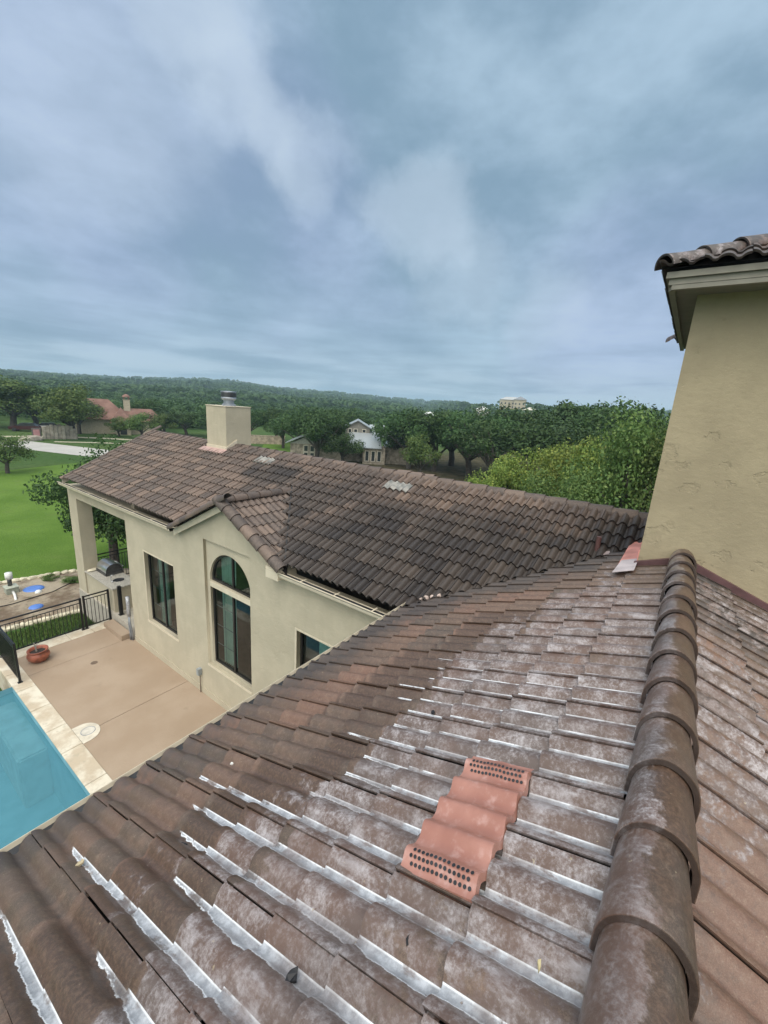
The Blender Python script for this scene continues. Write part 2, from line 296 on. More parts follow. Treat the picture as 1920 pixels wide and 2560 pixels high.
# ------------------------------------------------------------------ tiles
def wob(x, y, s=1.0, o=0.0): return mnoise.noise(Vector((x*s+o, y*s-o, 0.3+o)))
def prof(u, A=0.040):
    w = (2*u) % 1.0
    dd = min(w, 1-w)               # distance from a crown
    tt = min(dd/0.40, 1.0)
    return A*(1-tt**2.3)-0.003*max(0, (dd-.40)/.1)
def tile_field(name, O, Sx, D, N, Wt, Et, ks, cs, att, cuts=(), skip=None, m=None, parent=None, last=0.0, NU=22, NV=3, lift=0.022, lab=None, jit=1.0, A=0.040):
    O, Sx, D, N = map(Vector, (O, Sx, D, N)); verts, faces, uvs, ta, tb = [], [], [], [], []
    r = random.Random(hash(name) % 1000 if False else len(name)*31)
    us = [i/NU for i in range(NU+1)]
    for c in cs:
        for k in ks:
            ctr = O+Sx*((k+0.5)*Wt)+D*((c-0.5)*Et)
            if skip and skip(ctr): continue
            js, jd, jn = r.uniform(-.003, .003)*jit, r.uniform(-.008, .008)*jit, r.uniform(0, .004)*jit; tw_ = r.uniform(-.004, .004)*jit
            R1, R2 = r.random(), r.random()
            ext = last if c == cs[-1] else 0.0
            base = len(verts); vv = [-0.12]+[i/NV for i in range(1, NV+1)]
            rows = []
            for j, v in enumerate(vv):
                row = []
                for i, u in enumerate(us):
                    h = prof(u, A)+0.015*(1-u)+lift*v+jn+tw_*(u-.5)
                    dd = (c-1+v)*Et+jd+(ext if v == 1 else 0)
                    p = O+Sx*((k+u*0.992)*Wt+js)+D*dd+N*h
                    rows_uv = (max(u, 0.001), v)
                    verts.append(p); row.append(len(verts)-1); uvs.append((u if u > 0 else 0.04, v)); a, b_ = att(p, k+u, c-1+v, R1, R2); ta.append(a); tb.append(b_)
                rows.append(row)
            # lower lip (thickness) and side lip
            lip = []
            for i, u in enumerate(us):
                p = Vector(verts[rows[-1][i]])-N*(lift+.003)-D*0.006
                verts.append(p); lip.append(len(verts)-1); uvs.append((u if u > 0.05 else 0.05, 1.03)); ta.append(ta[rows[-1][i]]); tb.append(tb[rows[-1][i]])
            side = []
            for j in range(len(vv)):
                p = Vector(verts[rows[j][0]])-N*0.020+Sx*0.004
                verts.append(p); side.append(len(verts)-1); uvs.append((0.0, 0.5)); ta.append(ta[rows[j][0]]); tb.append(tb[rows[j][0]])
            for A_, B_ in zip(rows, rows[1:]):
                for i in range(NU): faces.append((A_[i], A_[i+1], B_[i+1], B_[i]))
            for i in range(NU): faces.append((rows[-1][i], rows[-1][i+1], lip[i+1], lip[i]))
            for j in range(len(vv)-1): faces.append((rows[j][0], rows[j+1][0], side[j+1], side[j]))
    me = mesh_np(name, verts, faces)
    for nm, dat in (('ta', ta), ('tb', tb)):
        at = me.attributes.new(nm, 'FLOAT_COLOR', 'POINT'); at.data.foreach_set('color', np.array([(*x, 1) for x in dat], dtype=np.float32).ravel())
    ul = me.uv_layers.new(name='UVMap'); li = np.empty(len(me.loops), dtype=np.int32); me.loops.foreach_get('vertex_index', li)
    ul.data.foreach_set('uv', np.array(uvs, dtype=np.float32)[li].ravel())
    if cuts:
        bm = BM(); bm.from_mesh(me)
        for co_, no_ in cuts:
            bmesh.ops.bisect_plane(bm, geom=bm.verts[:]+bm.edges[:]+bm.faces[:], plane_co=co_, plane_no=no_, clear_outer=True)
        bm.to_mesh(me); bm.free()
    # smooth the surface, keep lips sharp
    n = len(me.polygons); me.polygons.foreach_set('use_smooth', [True]*n)
    me.set_sharp_from_angle(angle=math.radians(50))
    o = obj(name, me, m, parent)
    if lab: o['label'] = lab
    return o
def cap_mesh(L, r0, r1, th=0.024, n=20, seg=5, zs=0.95, skirt=0.0):
    """one barrel cap along +X from 0 to -L; big lip end at x=0"""
    verts, faces = [], []
    def sec(r_, x):
        o = [(x, r_, -skirt)] if skirt else []
        o += [(x, r_*math.cos(PI*i/n), r_*zs*math.sin(PI*i/n)) for i in range(n+1)]
        return o+([(x, -r_, -skirt)] if skirt else [])
    fr_ = [0, .012, .3, .55, .8, 1]
    for s_ in fr_: verts += sec((r0+(r1-r0)*s_)-(0.0015 if s_ == 0 else 0), -L*s_)
    k = len(verts)//len(fr_)
    for j in range(len(fr_)-1):
        for i in range(k-1): q = j*k+i; faces.append((q, q+1, q+k+1, q+k))
    b_ = len(verts); verts += sec(r0-th, 0.0); verts += sec(r0-th, -0.10)
    for i in range(k-1): faces.append((i+1, i, b_+i, b_+i+1)); faces.append((b_+i+1, b_+i, b_+k+i, b_+k+i+1))
    return verts, faces
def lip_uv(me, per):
    """mark the lip end of each cap so that its shade is painted dark"""
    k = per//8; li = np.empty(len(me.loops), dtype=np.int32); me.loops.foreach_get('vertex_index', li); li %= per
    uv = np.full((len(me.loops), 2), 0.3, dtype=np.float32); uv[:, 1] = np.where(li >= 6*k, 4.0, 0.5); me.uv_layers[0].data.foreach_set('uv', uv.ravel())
def cap_att(me, ta, tb):
    k = len(me.vertices)
    for nm, dat in (('ta', ta), ('tb', tb)):
        at = me.attributes.new(nm, 'FLOAT_COLOR', 'POINT'); at.data.foreach_set('color', np.tile(np.array([*dat, 1], dtype=np.float32), k))
    ul = me.uv_layers.new(name='UVMap'); ul.data.foreach_set('uv', np.full(len(me.loops)*2, 0.5, dtype=np.float32))
def caps_line(name, A, B, L, r, m, parent, att, lapl=0.07, up=(0, 0, 1), one=False, lab=None, lead=0.0, r1f=0.86, zs=0.95, skirt=0.0, th=0.022):
    """barrel caps from A towards B; the lip end of each faces A. one=True puts the run in one mesh"""
    A, B, up = Vector(A), Vector(B), Vector(up); dr = (B-A).normalized(); n = int((B-A).length/L+0.999)
    y = up.cross(dr).normalized(); z = dr.cross(y); allv, allf, tas, tbs = [], [], [], []
    for i in range(n):
        v, f_ = cap_mesh(L+lapl, r, r*r1f, zs=zs, skirt=skirt, th=th)
        tilt = 0.045; w = random.uniform(-0.03, 0.03); off = random.uniform(-.007, .007)
        X = (-dr+z*tilt*0.5+y*w).normalized(); Y = (z.cross(X)).normalized(); Z = X.cross(Y)
        P = A+dr*(i*L+lead)+z*0.012+y*off
        vv = [P+X*a+Y*b_+Z*c for a, b_, c in v]
        vv = [q+Vector((wob(q.y*9, q.z*9, 1, i), 0, wob(q.x, q.y, 7, i)))*.006 for q in vv]
        a_, b_ = att(P, i)
        if one:
            k = len(allv); allv += vv; allf += [tuple(q+k for q in g) for g in f_]; tas += [a_]*len(vv); tbs += [b_]*len(vv)
        else:
            me = mesh_np(name, vv, f_); cap_att(me, a_, b_)
            if name == 'ridge_tile':
                dd_ = np.array([(a_[0], max(.05, min(.95, .30+(q.y-P.y+.03)*4.5+.25*wob(q.x, q.y, 3))), a_[2], 1) for q in vv], dtype=np.float32); me.attributes['ta'].data.foreach_set('color', dd_.ravel())
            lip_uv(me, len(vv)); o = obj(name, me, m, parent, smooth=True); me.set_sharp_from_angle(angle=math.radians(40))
    if one:
        me = mesh_np(name, allv, allf)
        for nm, dat in (('ta', tas), ('tb', tbs)):
            at = me.attributes.new(nm, 'FLOAT_COLOR', 'POINT'); at.data.foreach_set('color', np.array([(*x, 1) for x in dat], dtype=np.float32).ravel())
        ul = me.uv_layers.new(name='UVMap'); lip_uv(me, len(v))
        o = obj(name, me, m, parent, smooth=True); me.set_sharp_from_angle(angle=math.radians(40))
        if lab: o['label'] = lab

house = empty('house', (5.34, 8.0, -7.84), label='cream stucco house with weathered brown tile roofs, arched window and pool patio', cat='house')
HP = Vector(house.location)
class _P:  # parts are modelled in world coordinates; undo the parent's offset
    pass
def hpart(o, par=None):
    return o
house_inv = Matrix.Translation(-HP)
def H(o, par=None):
    """parent o under the house (or one of its parts) keeping world coordinates"""
    o.parent = par or house
    if par is None: o.matrix_parent_inverse = house_inv
    return o
_obj = obj
def hobj(name, src, m, par=None, **k):
    return H(_obj(name, src, m, **k), par)

# near roof frame ---------------------------------------------------
TN = 0.4079; cs_ = 1/math.sqrt(1+TN*TN); WT, ET = 0.39, 0.4006
nearD = Vector((0, cs_, -cs_*TN)); nearN = Vector((0, TN*cs_, cs_))
nearO = Vector((2.461, 0.3377, -1.937))-nearN*0.062
VC = 3.957   # valley: 0.5*x + 0.4079*y = VC
seal_rows = {}
rs = random.Random(3)
def seal_start(h):          # h = half-tile index (2k, 2k+1): how many courses down the sealer runs
    if h not in seal_rows:
        fixed = {-14: 0, -13: 0, -12: 6.3, -11: 4.0, -10: 6.7, -9: 4.1, -8: 4.8, -7: 5.4, -6: 6.2, -5: 3.4, -4: 3.1, -3: 3.1, -2: 4.0, -1: 3.1, 0: 3.2, 1: 3.6, 2: 3.9, 3: 3.4}
        if h in fixed: seal_rows[h] = fixed[h]
        elif h < -14: seal_rows[h] = 0
        elif h < 14: seal_rows[h] = rs.choice([2.6, 3.4, 4.2, 4.4, 3.7, 5.2, 2.2])
        elif h < 26: seal_rows[h] = rs.choice([1.0, 1.6, 0.8, 0.6])
        else: seal_rows[h] = 0
    return seal_rows[h]
def near_att(p, ku, cv, R1, R2):
    # cv: distance down the slope in courses
    x, y = p.x, p.y
    w = wob(x, y, 1.1)
    cq = math.floor(cv)+0.5; xq = 2.461+(math.floor(ku)+.5)*WT
    lim = 2.95+1.0*wob(xq*0.9, 3.0, 1.0)+(R2-.5)*1.1
    if xq > 3.2: lim -= (xq-3.2)*0.55
    dust = 1.0 if cq < lim else (0.50 if cq < lim+.6 and R1 > .4 else 0.0)
    dust = dust*(0.62+0.3*R1+0.35*w) if x < 5.4 else dust*(.45+.2*w)
    damp = (math.exp(-((cq-lim-0.7)/0.9)**2)*(1.0 if x < 4.8 else 0.4))*(.6+.6*R2)
    dval = (VC-0.5*x-0.4079*y)/0.645
    al = 0.20+0.35*max(0, wob(x, y, 0.55, 4))+0.75*math.exp(-max(dval, 0)/0.75)*(1 if x > 3.2 else 0)
    if cv > 5.4: al += 0.20*(cv-5.4)
    h2 = ku*2; hi = math.floor(h2+0.0); fr = h2-hi     # pan centre at fr=.5
    st = seal_start(int(hi))
    s = 0.0
    if cv < st:
        q_ = random.Random(hi*131+int(math.floor(cv))*17+5).random()
        if x < 2.9: s = (0.36 if hi % 2 else 0.30)*min(1, 0.28+0.40*(st-cv))*(.60+.5*q_)
        else: s = (.15+.12*q_)*min(1, 0.5+0.5*(st-cv)) if q_ > .12 or cv > 2.4 else 0.06
    return (R1, dust, damp), (min(al, 1), s, R2)
roofN = tile_field('tile_roof', nearO, (1, 0, 0), nearD, nearN, WT, ET, range(-9, 17), list(range(0, 9)), near_att,
    cuts=[((VC/0.5, 0, 0), (0.5, TN, 0))], m=M['tile_near'], last=-0.085, NU=28, NV=4, lift=.030, A=.052,
    lab='brown double-roll tile roof in the foreground with silver sealer in its pans')
H(roofN)
# right-hand slope beyond the ridge
def right_att(p, ku, cv, R1, R2):
    h2 = ku*2; hi = math.floor(h2); fr = h2-hi
    st = 2.6 if (hi % 3 == 0) else 0
    s = 0.13 if cv < st and cv > 0.6 else 0
    return (R1, 0.50+0.25*wob(p.x, p.y, 0.9), 0.10), (0.28+0.5*max(0, wob(p.x, p.y, 1.3, 9))+(0.3 if p.x > 4.6 else 0), s, R2)
rD = Vector((0, -cs_, -cs_*TN)); rN = Vector((0, -TN*cs_, cs_))
H(tile_field('tile_roof', Vector((2.461, -0.198-0.535, -1.937))-rN*0.062, (1, 0, 0), rD, rN, WT, ET, range(-9, 17), list(range(0, 8)), right_att,
    m=M['tile_near'], NU=28, NV=4, lift=.03, A=.052, lab='tile slope falling away to the right of the ridge caps'))
# felt under the tiles
bm = BM()
def quad(bm, pts, mi=0):
    f_ = bm.faces.new([bm.verts.new(p) for p in pts]); f_.material_index = mi; return f_
def nz(y): return -1.937-TN*(y-0.3377)-0.075
quad(bm, [(-1.2, -0.2, nz(-0.2)), (8.4, -0.2, nz(-0.2)), (5.35, 3.15, nz(3.15)), (-1.2, 3.15, nz(3.15))])
quad(bm, [(-1.2, -0.2, nz(-0.2)), (8.4, -0.2, nz(-0.2)), (8.4, -3.6, nz(3.2)), (-1.2, -3.6, nz(3.2))])
hobj('roof_felt', bm, M['under'])
# ridge caps (each one a part)
def cap_att_near(P, i):
    return (random.random(), 0.66+random.uniform(-.10, .14), 0.75 if i % 3 == 0 else 0.58), (0.24+random.uniform(0, .15), 0.0, random.random()*.5)
caps_line('ridge_tile', (1.3132-0.4026*2, -0.205, -1.705), (6.6, -0.205, -1.705), 0.4026, 0.148, M['tile_near'], None, cap_att_near, zs=1.25, skirt=.07, r1f=.80, th=.026)
for o in list(C.objects):
    if o.name.startswith('ridge_tile') and o.parent is None: H(o)

# wing roof ---------------------------------------------------------
TW = 0.5; cw = 1/math.sqrt(1+TW*TW); WW, EW = 0.335, 0.285/cw
wD = Vector((-cw, 0, -cw*TW)); wN = Vector((-TW*cw, 0, cw))
def wz(x): return -3.2108+TW*(x-5.0917)
wO = Vector((8.074, 0, wz(8.074)))-wN*0.062
def wing_att(p, ku, cv, R1, R2):
    x, y = p.x, p.y
    al = 0.10+0.35*max(0, wob(y, x, 0.5, 2))
    # algae gathers on the lower right, toward the valley
    g = max(0, min(1, (8.5-x+.7*wob(y, x, .8, 7))/1.3))*max(0, min(1, (10.8-y)/4.0))
    al += 0.95*g*(.75+.6*wob(y, x, .9, 3)+.25*R1)
    dval = (0.5*x+0.4079*y-VC)/0.645; al += 0.45*math.exp(-max(dval, 0)/0.7)
    if 8.2 < y < 10.2 and 7.2 < x < 7.9: al += 0.40
    if y > 14 : al += 0.12*max(0, (6.6-x))
    return (R1, 0.0, 0.0), (min(al, 1.1), 0.0, R2)
def wing_skip(c):
    if 0.5*c.x+TN*c.y < VC-0.25: return True
    return abs(c.y-8.0) < (2.06-(c.x-5.17))-0.15
H(tile_field('tile_roof', wO, (0, 1, 0), wD, wN, WW, EW, range(0, 53), list(range(0, 11)), wing_att,
    cuts=[((VC/0.5-.03, 0, 0), (-0.5, -TN, 0)), ((0, 17.55, 0), (0, 1, 0))], skip=wing_skip, m=M['tile_wing'], last=0.0, NU=20, NV=2, A=.068, lift=.040,
    lab='long wing roof of double-roll tiles, black with algae toward the valley'))
wbD = Vector((cw, 0, -cw*TW)); wbN = Vector((TW*cw, 0, cw))
H(tile_field('tile_roof', Vector((8.458*2-8.074, 0, wz(8.074)))-wbN*0.062, (0, 1, 0), wbD, wbN, WW, EW, range(-3, 53), list(range(0, 12)), wing_att,
    cuts=[((0, 17.55, 0), (0, 1, 0))], m=M['tile_wing'], NU=8, NV=1, lab='far slope of the wing roof'))
bm = BM()
quad(bm, [(8.46, -1, wz(8.46)-.09), (8.46, 17.5, wz(8.46)-.09), (5.45, 17.5, wz(5.45)-.09), (5.45, -1, wz(5.45)-.09)])
quad(bm, [(8.46, -1, wz(8.46)-.09), (8.46, 17.5, wz(8.46)-.09), (11.7, 17.5, wz(5.22)-.09), (11.7, -1, wz(5.22)-.09)])
hobj('roof_felt', bm, M['under'])
def cap_att_w(P, i): return (random.random(), 0.12, 0.0), (0.25+random.uniform(0, .25), 0.0, random.random())
caps_line('ridge_cap_run', (8.458, -0.3, -1.645), (8.458, 12.05, -1.645), 0.40, 0.14, M['tile_wing'], None, cap_att_w, one=True)
caps_line('ridge_cap_run', (8.458, 13.2, -1.66), (8.458, 17.35, -1.66), 0.40, 0.13, M['tile_wing'], None, cap_att_w, one=True)
# far-end rake trim
caps_line('rake_cap_run', (5.15, 17.53, wz(5.15)-0.03), (8.45, 17.53, wz(8.45)-0.03), 0.36, 0.075, M['tile_wing'], None, cap_att_w, one=True)

# cross gable -------------------------------------------------------
GZ = -2.235  # ridge surface height
gD = Vector((0, -cw, -cw*TW)); gN = Vector((0, -TW*cw, cw))
def gab_att(p, ku, cv, R1, R2): return (R1, 0.08, 0), (0.12+0.3*max(0, wob(p.x, p.y, 1.0, 6)), 0, R2)
gcut = [((5.14, 0, 0), (-1, 0, 0)), ((7.2, 8.0, 0), (0.7071, -0.7071, 0))]
H(tile_field('tile_roof', Vector((5.05, 7.72, GZ-TW*0.28))-gN*0.05, (1, 0, 0), gD, gN, WW, EW, range(0, 8), list(range(0, 7)), gab_att,
    cuts=gcut, m=M['tile_wing'], NU=16, NV=2, lab='small gable slope over the arched window'))
gD2 = Vector((0, cw, -cw*TW)); gN2 = Vector((0, TW*cw, cw))
H(tile_field('tile_roof', Vector((5.05, 8.28, GZ-TW*0.28))-gN2*0.05, (1, 0, 0), gD2, gN2, WW, EW, range(0, 8), list(range(0, 7)), gab_att,
    cuts=[((5.14, 0, 0), (-1, 0, 0)), ((7.2, 8.0, 0), (0.7071, 0.7071, 0))], m=M['tile_wing'], NU=10, NV=1, lab='far slope of the small gable'))
caps_line('ridge_cap_run', (5.12, 8.0, GZ-0.02), (7.2, 8.0, GZ-0.05), 0.34, 0.13, M['tile_wing'], None, cap_att_w, one=True)
caps_line('rake_cap_run', (5.15, 5.98, GZ-TW*2.02-0.02), (5.15, 8.02, GZ-0.01), 0.33, 0.135, M['tile_wing'], None, cap_att_w, one=True, up=(-0.25, 0, 1))
caps_line('rake_cap_run', (5.15, 10.12, GZ-TW*2.12-0.02), (5.15, 7.98, GZ-0.01), 0.33, 0.12, M['tile_wing'], None, cap_att_w, one=True, up=(-0.25, 0, 1))
bm = BM()
quad(bm, [(5.2, 8, GZ-.07), (7.3, 8, GZ-.07), (5.2, 5.9, GZ-.07-TW*2.1)])
quad(bm, [(5.2, 8, GZ-.07), (7.3, 8, GZ-.07), (5.2, 10.1, GZ-.07-TW*2.1)])
hobj('roof_felt', bm, M['under'])
# metal valley strip of the gable, on the right
bm = BM(); a = Vector((5.22, 5.99, -3.19)); b_ = Vector((7.2, 8.0, -2.19))
prism(bm, [a+Vector((.012, -.012, .045)), a+Vector((-.012, .012, .045)), b_+Vector((-.012, .012, .045)), b_+Vector((.012, -.012, .045))], (0, 0, .012))
hobj('valley_flashing', bm, M['bronze'])
for o in list(C.objects):
    if ('cap_run' in o.name) and o.parent is None: H(o)

# gutters -------------------------------------------------------------
def gutter(name, A, B, out, w=0.13, h=0.12, straps=(), rim=.02):
    A, B, out = Vector(A), Vector(B), Vector(out); z = Vector((0, 0, 1)); e = B-A
    bm = BM()
    sec = [(0, 0), (0.012, 0.006), (0.018, -0.02), (0.03, -h*0.75), (0.05, -h), (w, -h), (w, -0.045), (w-.006, -0.045), (w-.006, -h+.006), (0.052, -h+.006), (0.036, -h*0.72), (0.016, -0.012)]
    prism(bm, [A-out*a+z*b_ for a, b_ in sec], e)
    prism(bm, [A-out*a+z*b_ for a, b_ in ((0.018, -.030), (w-.008, -.048), (w-.008, -h+.008), (0.054, -h+.008), (.038, -h*.7))], e, 1)
    for f_ in [e.normalized()*0.0, e-e.normalized()*0.01]:
        prism(bm, [A+f_-out*a+z*b_ for a, b_ in sec[:6]+[(w, -0.045)]], e.normalized()*0.01)
    o = hobj(name, bm, [M['trim'], M['gutter_in']])
    for s_ in straps:
        bs = BM(); P = A+e.normalized()*s_
        prism(bs, [P-out*0.01+z*0.004, P-out*w+z*0.004, P-out*w+z*0.010, P-out*0.01+z*0.010], e.normalized()*0.025)
        st = _obj('gutter_strap', bs, M['trim']); st.parent = o
    return o
gutter('gutter', (5.62, 3.268, -3.1004), (-1.5, 3.268, -3.1004), (0, 1, 0), w=0.12, rim=.02)
gutter('gutter', (5.0917, 3.0, -3.3108), (5.0917, 6.42, -3.3108), (-1, 0, 0), w=0.165, straps=(0.7, 1.55, 2.4, 3.1))
gutter('gutter', (5.0917, 10.2, -3.3108), (5.0917, 17.75, -3.3108), (-1, 0, 0), w=0.165, straps=(0.9, 1.9, 2.9, 3.9, 4.9, 5.9, 6.9))
# fascia boards behind gutters and under the rakes
bm = BM()
box(bm, (5.262, 3.0, -3.47), (5.285, 6.05, -3.36)); box(bm, (5.262, 10.1, -3.47), (5.285, 17.6, -3.36)); box(bm, (-1.5, 3.08, -3.32), (5.2, 3.10, -3.25))
prism(bm, [(5.20, 8.0, GZ-.06), (5.20, 10.15, GZ-.06-TW*2.15), (5.20, 10.15, GZ-.22-TW*2.15), (5.20, 8.0, GZ-.22)], (.03, 0, 0))
prism(bm, [(5.20, 8.0, GZ-.08), (5.20, 5.98, GZ-.08-TW*2.02), (5.20, 5.98, GZ-.20-TW*2.02), (5.20, 8.0, GZ-.20)], (.03, 0, 0))
prism(bm, [(5.2, 17.56, wz(5.2)-.05), (8.46, 17.56, wz(8.46)-.05), (8.46, 17.56, wz(8.46)-.22), (5.2, 17.56, wz(5.2)-.22)], (0, .03, 0))
hobj('fascia', bm, M['trim'])
for a_, b_ in (((5.26, 3.0, -3.49), (5.34, 6.0, -3.47)), ((5.26, 10.15, -3.49), (5.40, 17.6, -3.47)), ((5.10, 6.05, -3.50), (5.25, 6.42, -3.26))):
    bm = BM(); box(bm, a_, b_); hobj('soffit', bm, M['trim'])

# wing wall -----------------------------------------------------------
XW = 5.3417
outer = [(2.8, -8.75), (13.24, -8.75), (13.24, -3.46), (10.14, -3.46), (9.98, -3.40), (8.0, GZ-.12), (6.02, -3.35), (6.0, -3.46), (2.8, -3.46)]
w1 = rect(10.56, -6.72, 12.18, -4.53); w3 = rect(3.9, -6.72, 5.75, -4.55)
rec = rect(7.26, -6.80, 9.06, -3.38)
front = plate('wall', outer, [w1, w3, rec], XW, 0.07)
arch = [(7.32, -4.46)]+[(8.13-0.81*math.cos(PI*i/24), -4.42+0.81*math.sin(PI*i/24)) for i in range(25)]+[(8.94, -4.46)]
back = plate('wall', outer, [w1, w3, arch[::-1], rect(7.32, -6.74, 8.94, -4.60)], XW+0.072, 0.14)
wall = hobj('wall', front, M['stucco']); w2 = hobj('wall', back, M['stucco']); w2['label'] = 'stucco set back round the arched window'
# the rest of the shell
bm = BM()
box(bm, (XW+.215, 13.04, -8.75), (11.3, 13.238, -3.0)); box(bm, (11.1, 2.8, -8.75), (11.3, 13.04, -3.1))
box(bm, (5.45, 2.6, -8.75), (8, 2.8, -3.3)); box(bm, (-1.5, 2.35, -8.75), (5.3417, 2.55, -3.05))
hobj('wall', bm, M['stucco'])['label'] = 'end walls of the house'
# water table ledge at the foot of the wall
bm = BM(); box(bm, (XW-.02, 2.8, -7.84), (XW-.003, 13.22, -7.66)); hobj('plinth', bm, M['stucco'])
# porch beam, column, far posts, ceiling
bm = BM(); box(bm, (5.40, 13.243, -3.86), (5.75, 17.85, -3.46)); box(bm, (5.75, 17.5, -3.86), (11.3, 17.85, -3.46)); hobj('porch_beam', bm, M['stucco'])
bm = BM(); box(bm, (5.40, 17.13, -8.75), (5.86, 17.85, -3.863)); hobj('porch_column', bm, M['stucco'])
bm = BM(); box(bm, (10.85, 17.13, -8.75), (11.3, 17.85, -3.863)); hobj('porch_column', bm, M['stucco'])
bm = BM(); box(bm, (5.75, 13.24, -3.50), (11.1, 17.5, -3.47)); hobj('porch_ceiling', bm, M['soffit'])
bm = BM(); box(bm, (XW+.03, 13.243, -8.75), (11.4, 17.85, -7.5), bev=0.01); hobj('porch_floor', bm, plain('concrete', (0.40, 0.37, 0.31), 0.85, var=0.12))
# interior
bm = BM(); box(bm, (7.2, 2.9, -8.0), (7.25, 13.0, -3.5)); box(bm, (XW+.3, 2.9, -7.52), (7.2, 13.0, -7.5)); hobj('room', bm, M['dark'])

# windows --------------------------------------------------------------
m, t, b = mat('window_glass')
for n in list(t.n):
    if n.type == 'BSDF_PRINCIPLED': t.n.remove(n)
gs = t.new('ShaderNodeBsdfGlossy'); gs.inputs['Roughness'].default_value = 0.02; gs.inputs['Color'].default_value = (0.9, 0.95, 0.95, 1)
tr = t.new('ShaderNodeBsdfTransparent'); tr.inputs['Color'].default_value = (0.66, 0.80, 0.75, 1)
fr = t.new('ShaderNodeFresnel'); fr.inputs[0].default_value = 1.6
mx = t.new('ShaderNodeMixShader'); t.put(mx.inputs[0], fr.outputs[0]); t.put(mx.inputs[1], tr.outputs[0]); t.put(mx.inputs[2], gs.outputs[0])
t.put(t.n['Material Output'].inputs[0], mx.outputs[0]); M['glass'] = m
def frame_bars(bm, y0, z0, y1, z1, x, mull, w=0.045, d=0.06):
    box(bm, (x, y0, z0), (x+d, y0+w, z1)); box(bm, (x, y1-w, z0), (x+d, y1, z1))
    box(bm, (x, y0+w, z0), (x+d, y1-w, z0+w)); box(bm, (x, y0+w, z1-w), (x+d, y1-w, z1))
    for q in mull: box(bm, (x-.004, q-w*.6, z0+w), (x+d-.01, q+w*.6, z1-w))
def curtain(name, y0, y1, z0, z1, x, par, m=None):
    vs, fs = [], []; n = 40
    for j, z in enumerate((z0, z1)):
        for i in range(n+1):
            y = y0+(y1-y0)*i/n; vs.append((x+0.03*math.sin(i*1.15)+0.01*math.sin(i*2.3+1), y, z))
    for i in range(n): fs.append((i, i+1, n+2+i, n+1+i))
    o = _obj(name, mesh_np(name, vs, fs), m or M['curtain'], smooth=True); o.parent = par; return o
def window(y0, y1, z0, z1, mull, x, cur, grid, label):
    bm = BM(); frame_bars(bm, y0, z0, y1, z1, x, mull)
    root = hobj('window', bm, M['bronze'], label=label)
    bm = BM(); quad(bm, [(x+.03, y0+.03, z1-.03), (x+.03, y1-.03, z1-.03), (x+.03, y1-.03, z0+.03), (x+.03, y0+.03, z0+.03)]); _obj('pane', bm, M['glass']).parent = root
    if cur: curtain('curtain', cur[0], cur[1], z0, z1, x+0.16, root)
    if grid:
        bm = BM(); ya, yb = grid
        for i in range(1, 4): zz_ = z0+(z1-z0)*i/4; box(bm, (x+.05, ya, zz_-.008), (x+.06, yb, zz_+.008))
        for i in range(1, 2): yy = ya+(yb-ya)*i/2; box(bm, (x+.062, yy-.008, z0+.05), (x+.07, yy+.008, z1-.05))
        _obj('muntins', bm, M['galv']).parent = root
    return root
xg = XW+0.10
window(10.56, 12.18, -6.72, -4.53, [11.36], xg, (11.38, 11.85), (11.42, 12.1), 'sliding window between the porch and the arched window')
window(7.32, 8.94, -6.74, -4.60, [8.10], XW+0.13, (8.22, 8.75), (8.2, 8.88), 'tall lower half of the arched window')
window(3.9, 5.75, -6.72, -4.55, [4.8], xg, (4.9, 5.35), None, 'window half hidden by the near eave')
# arched top light
ar = [(8.13-0.81*math.cos(PI*i/24), -4.42+0.81*math.sin(PI*i/24)) for i in range(25)]
arf = [(7.32, -4.47)]+ar+[(8.94, -4.47)]
ai = [(7.37, -4.42)]+[(8.13-0.76*math.cos(PI*i/24), -4.42+0.76*math.sin(PI*i/24)) for i in range(25)]+[(8.89, -4.42)]
af = hobj('window', plate('arch_frame', arf, [ai[::-1]], XW+.13, .06), M['bronze'], label='arched top light over the tall window')
bm = BM(); box(bm, (XW+.128, 8.07, -4.42), (XW+.18, 8.12, -3.66)); _obj('mullion', bm, M['bronze']).parent = af
bm = BM(); f_ = bm.faces.new([bm.verts.new((XW+.16, y, z)) for y, z in arf]); f_.normal_update(); f_.normal_flip() if f_.normal.x > 0 else None; _obj('pane', bm, M['glass']).parent = af
curtain('curtain', 8.2, 8.75, -4.47, -3.75, XW+.29, af)
# cream surrounds and sills
for n_, a_, b_ in (('window_sill', (XW-.012, 7.26, -6.86), (XW+.2, 9.06, -6.803)), ('window_sill', (XW-.012, 10.5, -6.79), (XW+.1, 12.24, -6.723)), ('transom_band', (XW+.06, 7.33, -4.60), (XW+.125, 8.93, -4.47)),
    ('window_surround', (XW-.008, 12.183, -6.72), (XW+.09, 12.225, -4.53)), ('window_surround', (XW-.008, 10.56, -4.528), (XW+.09, 12.225, -4.49)), ('window_surround', (XW-.008, 5.753, -6.72), (XW+.09, 5.80, -4.55)), ('window_surround', (XW-.008, 3.9, -4.548), (XW+.09, 5.80, -4.51))):
    bm = BM(); box(bm, a_, b_); hobj(n_, bm, M['trim'])

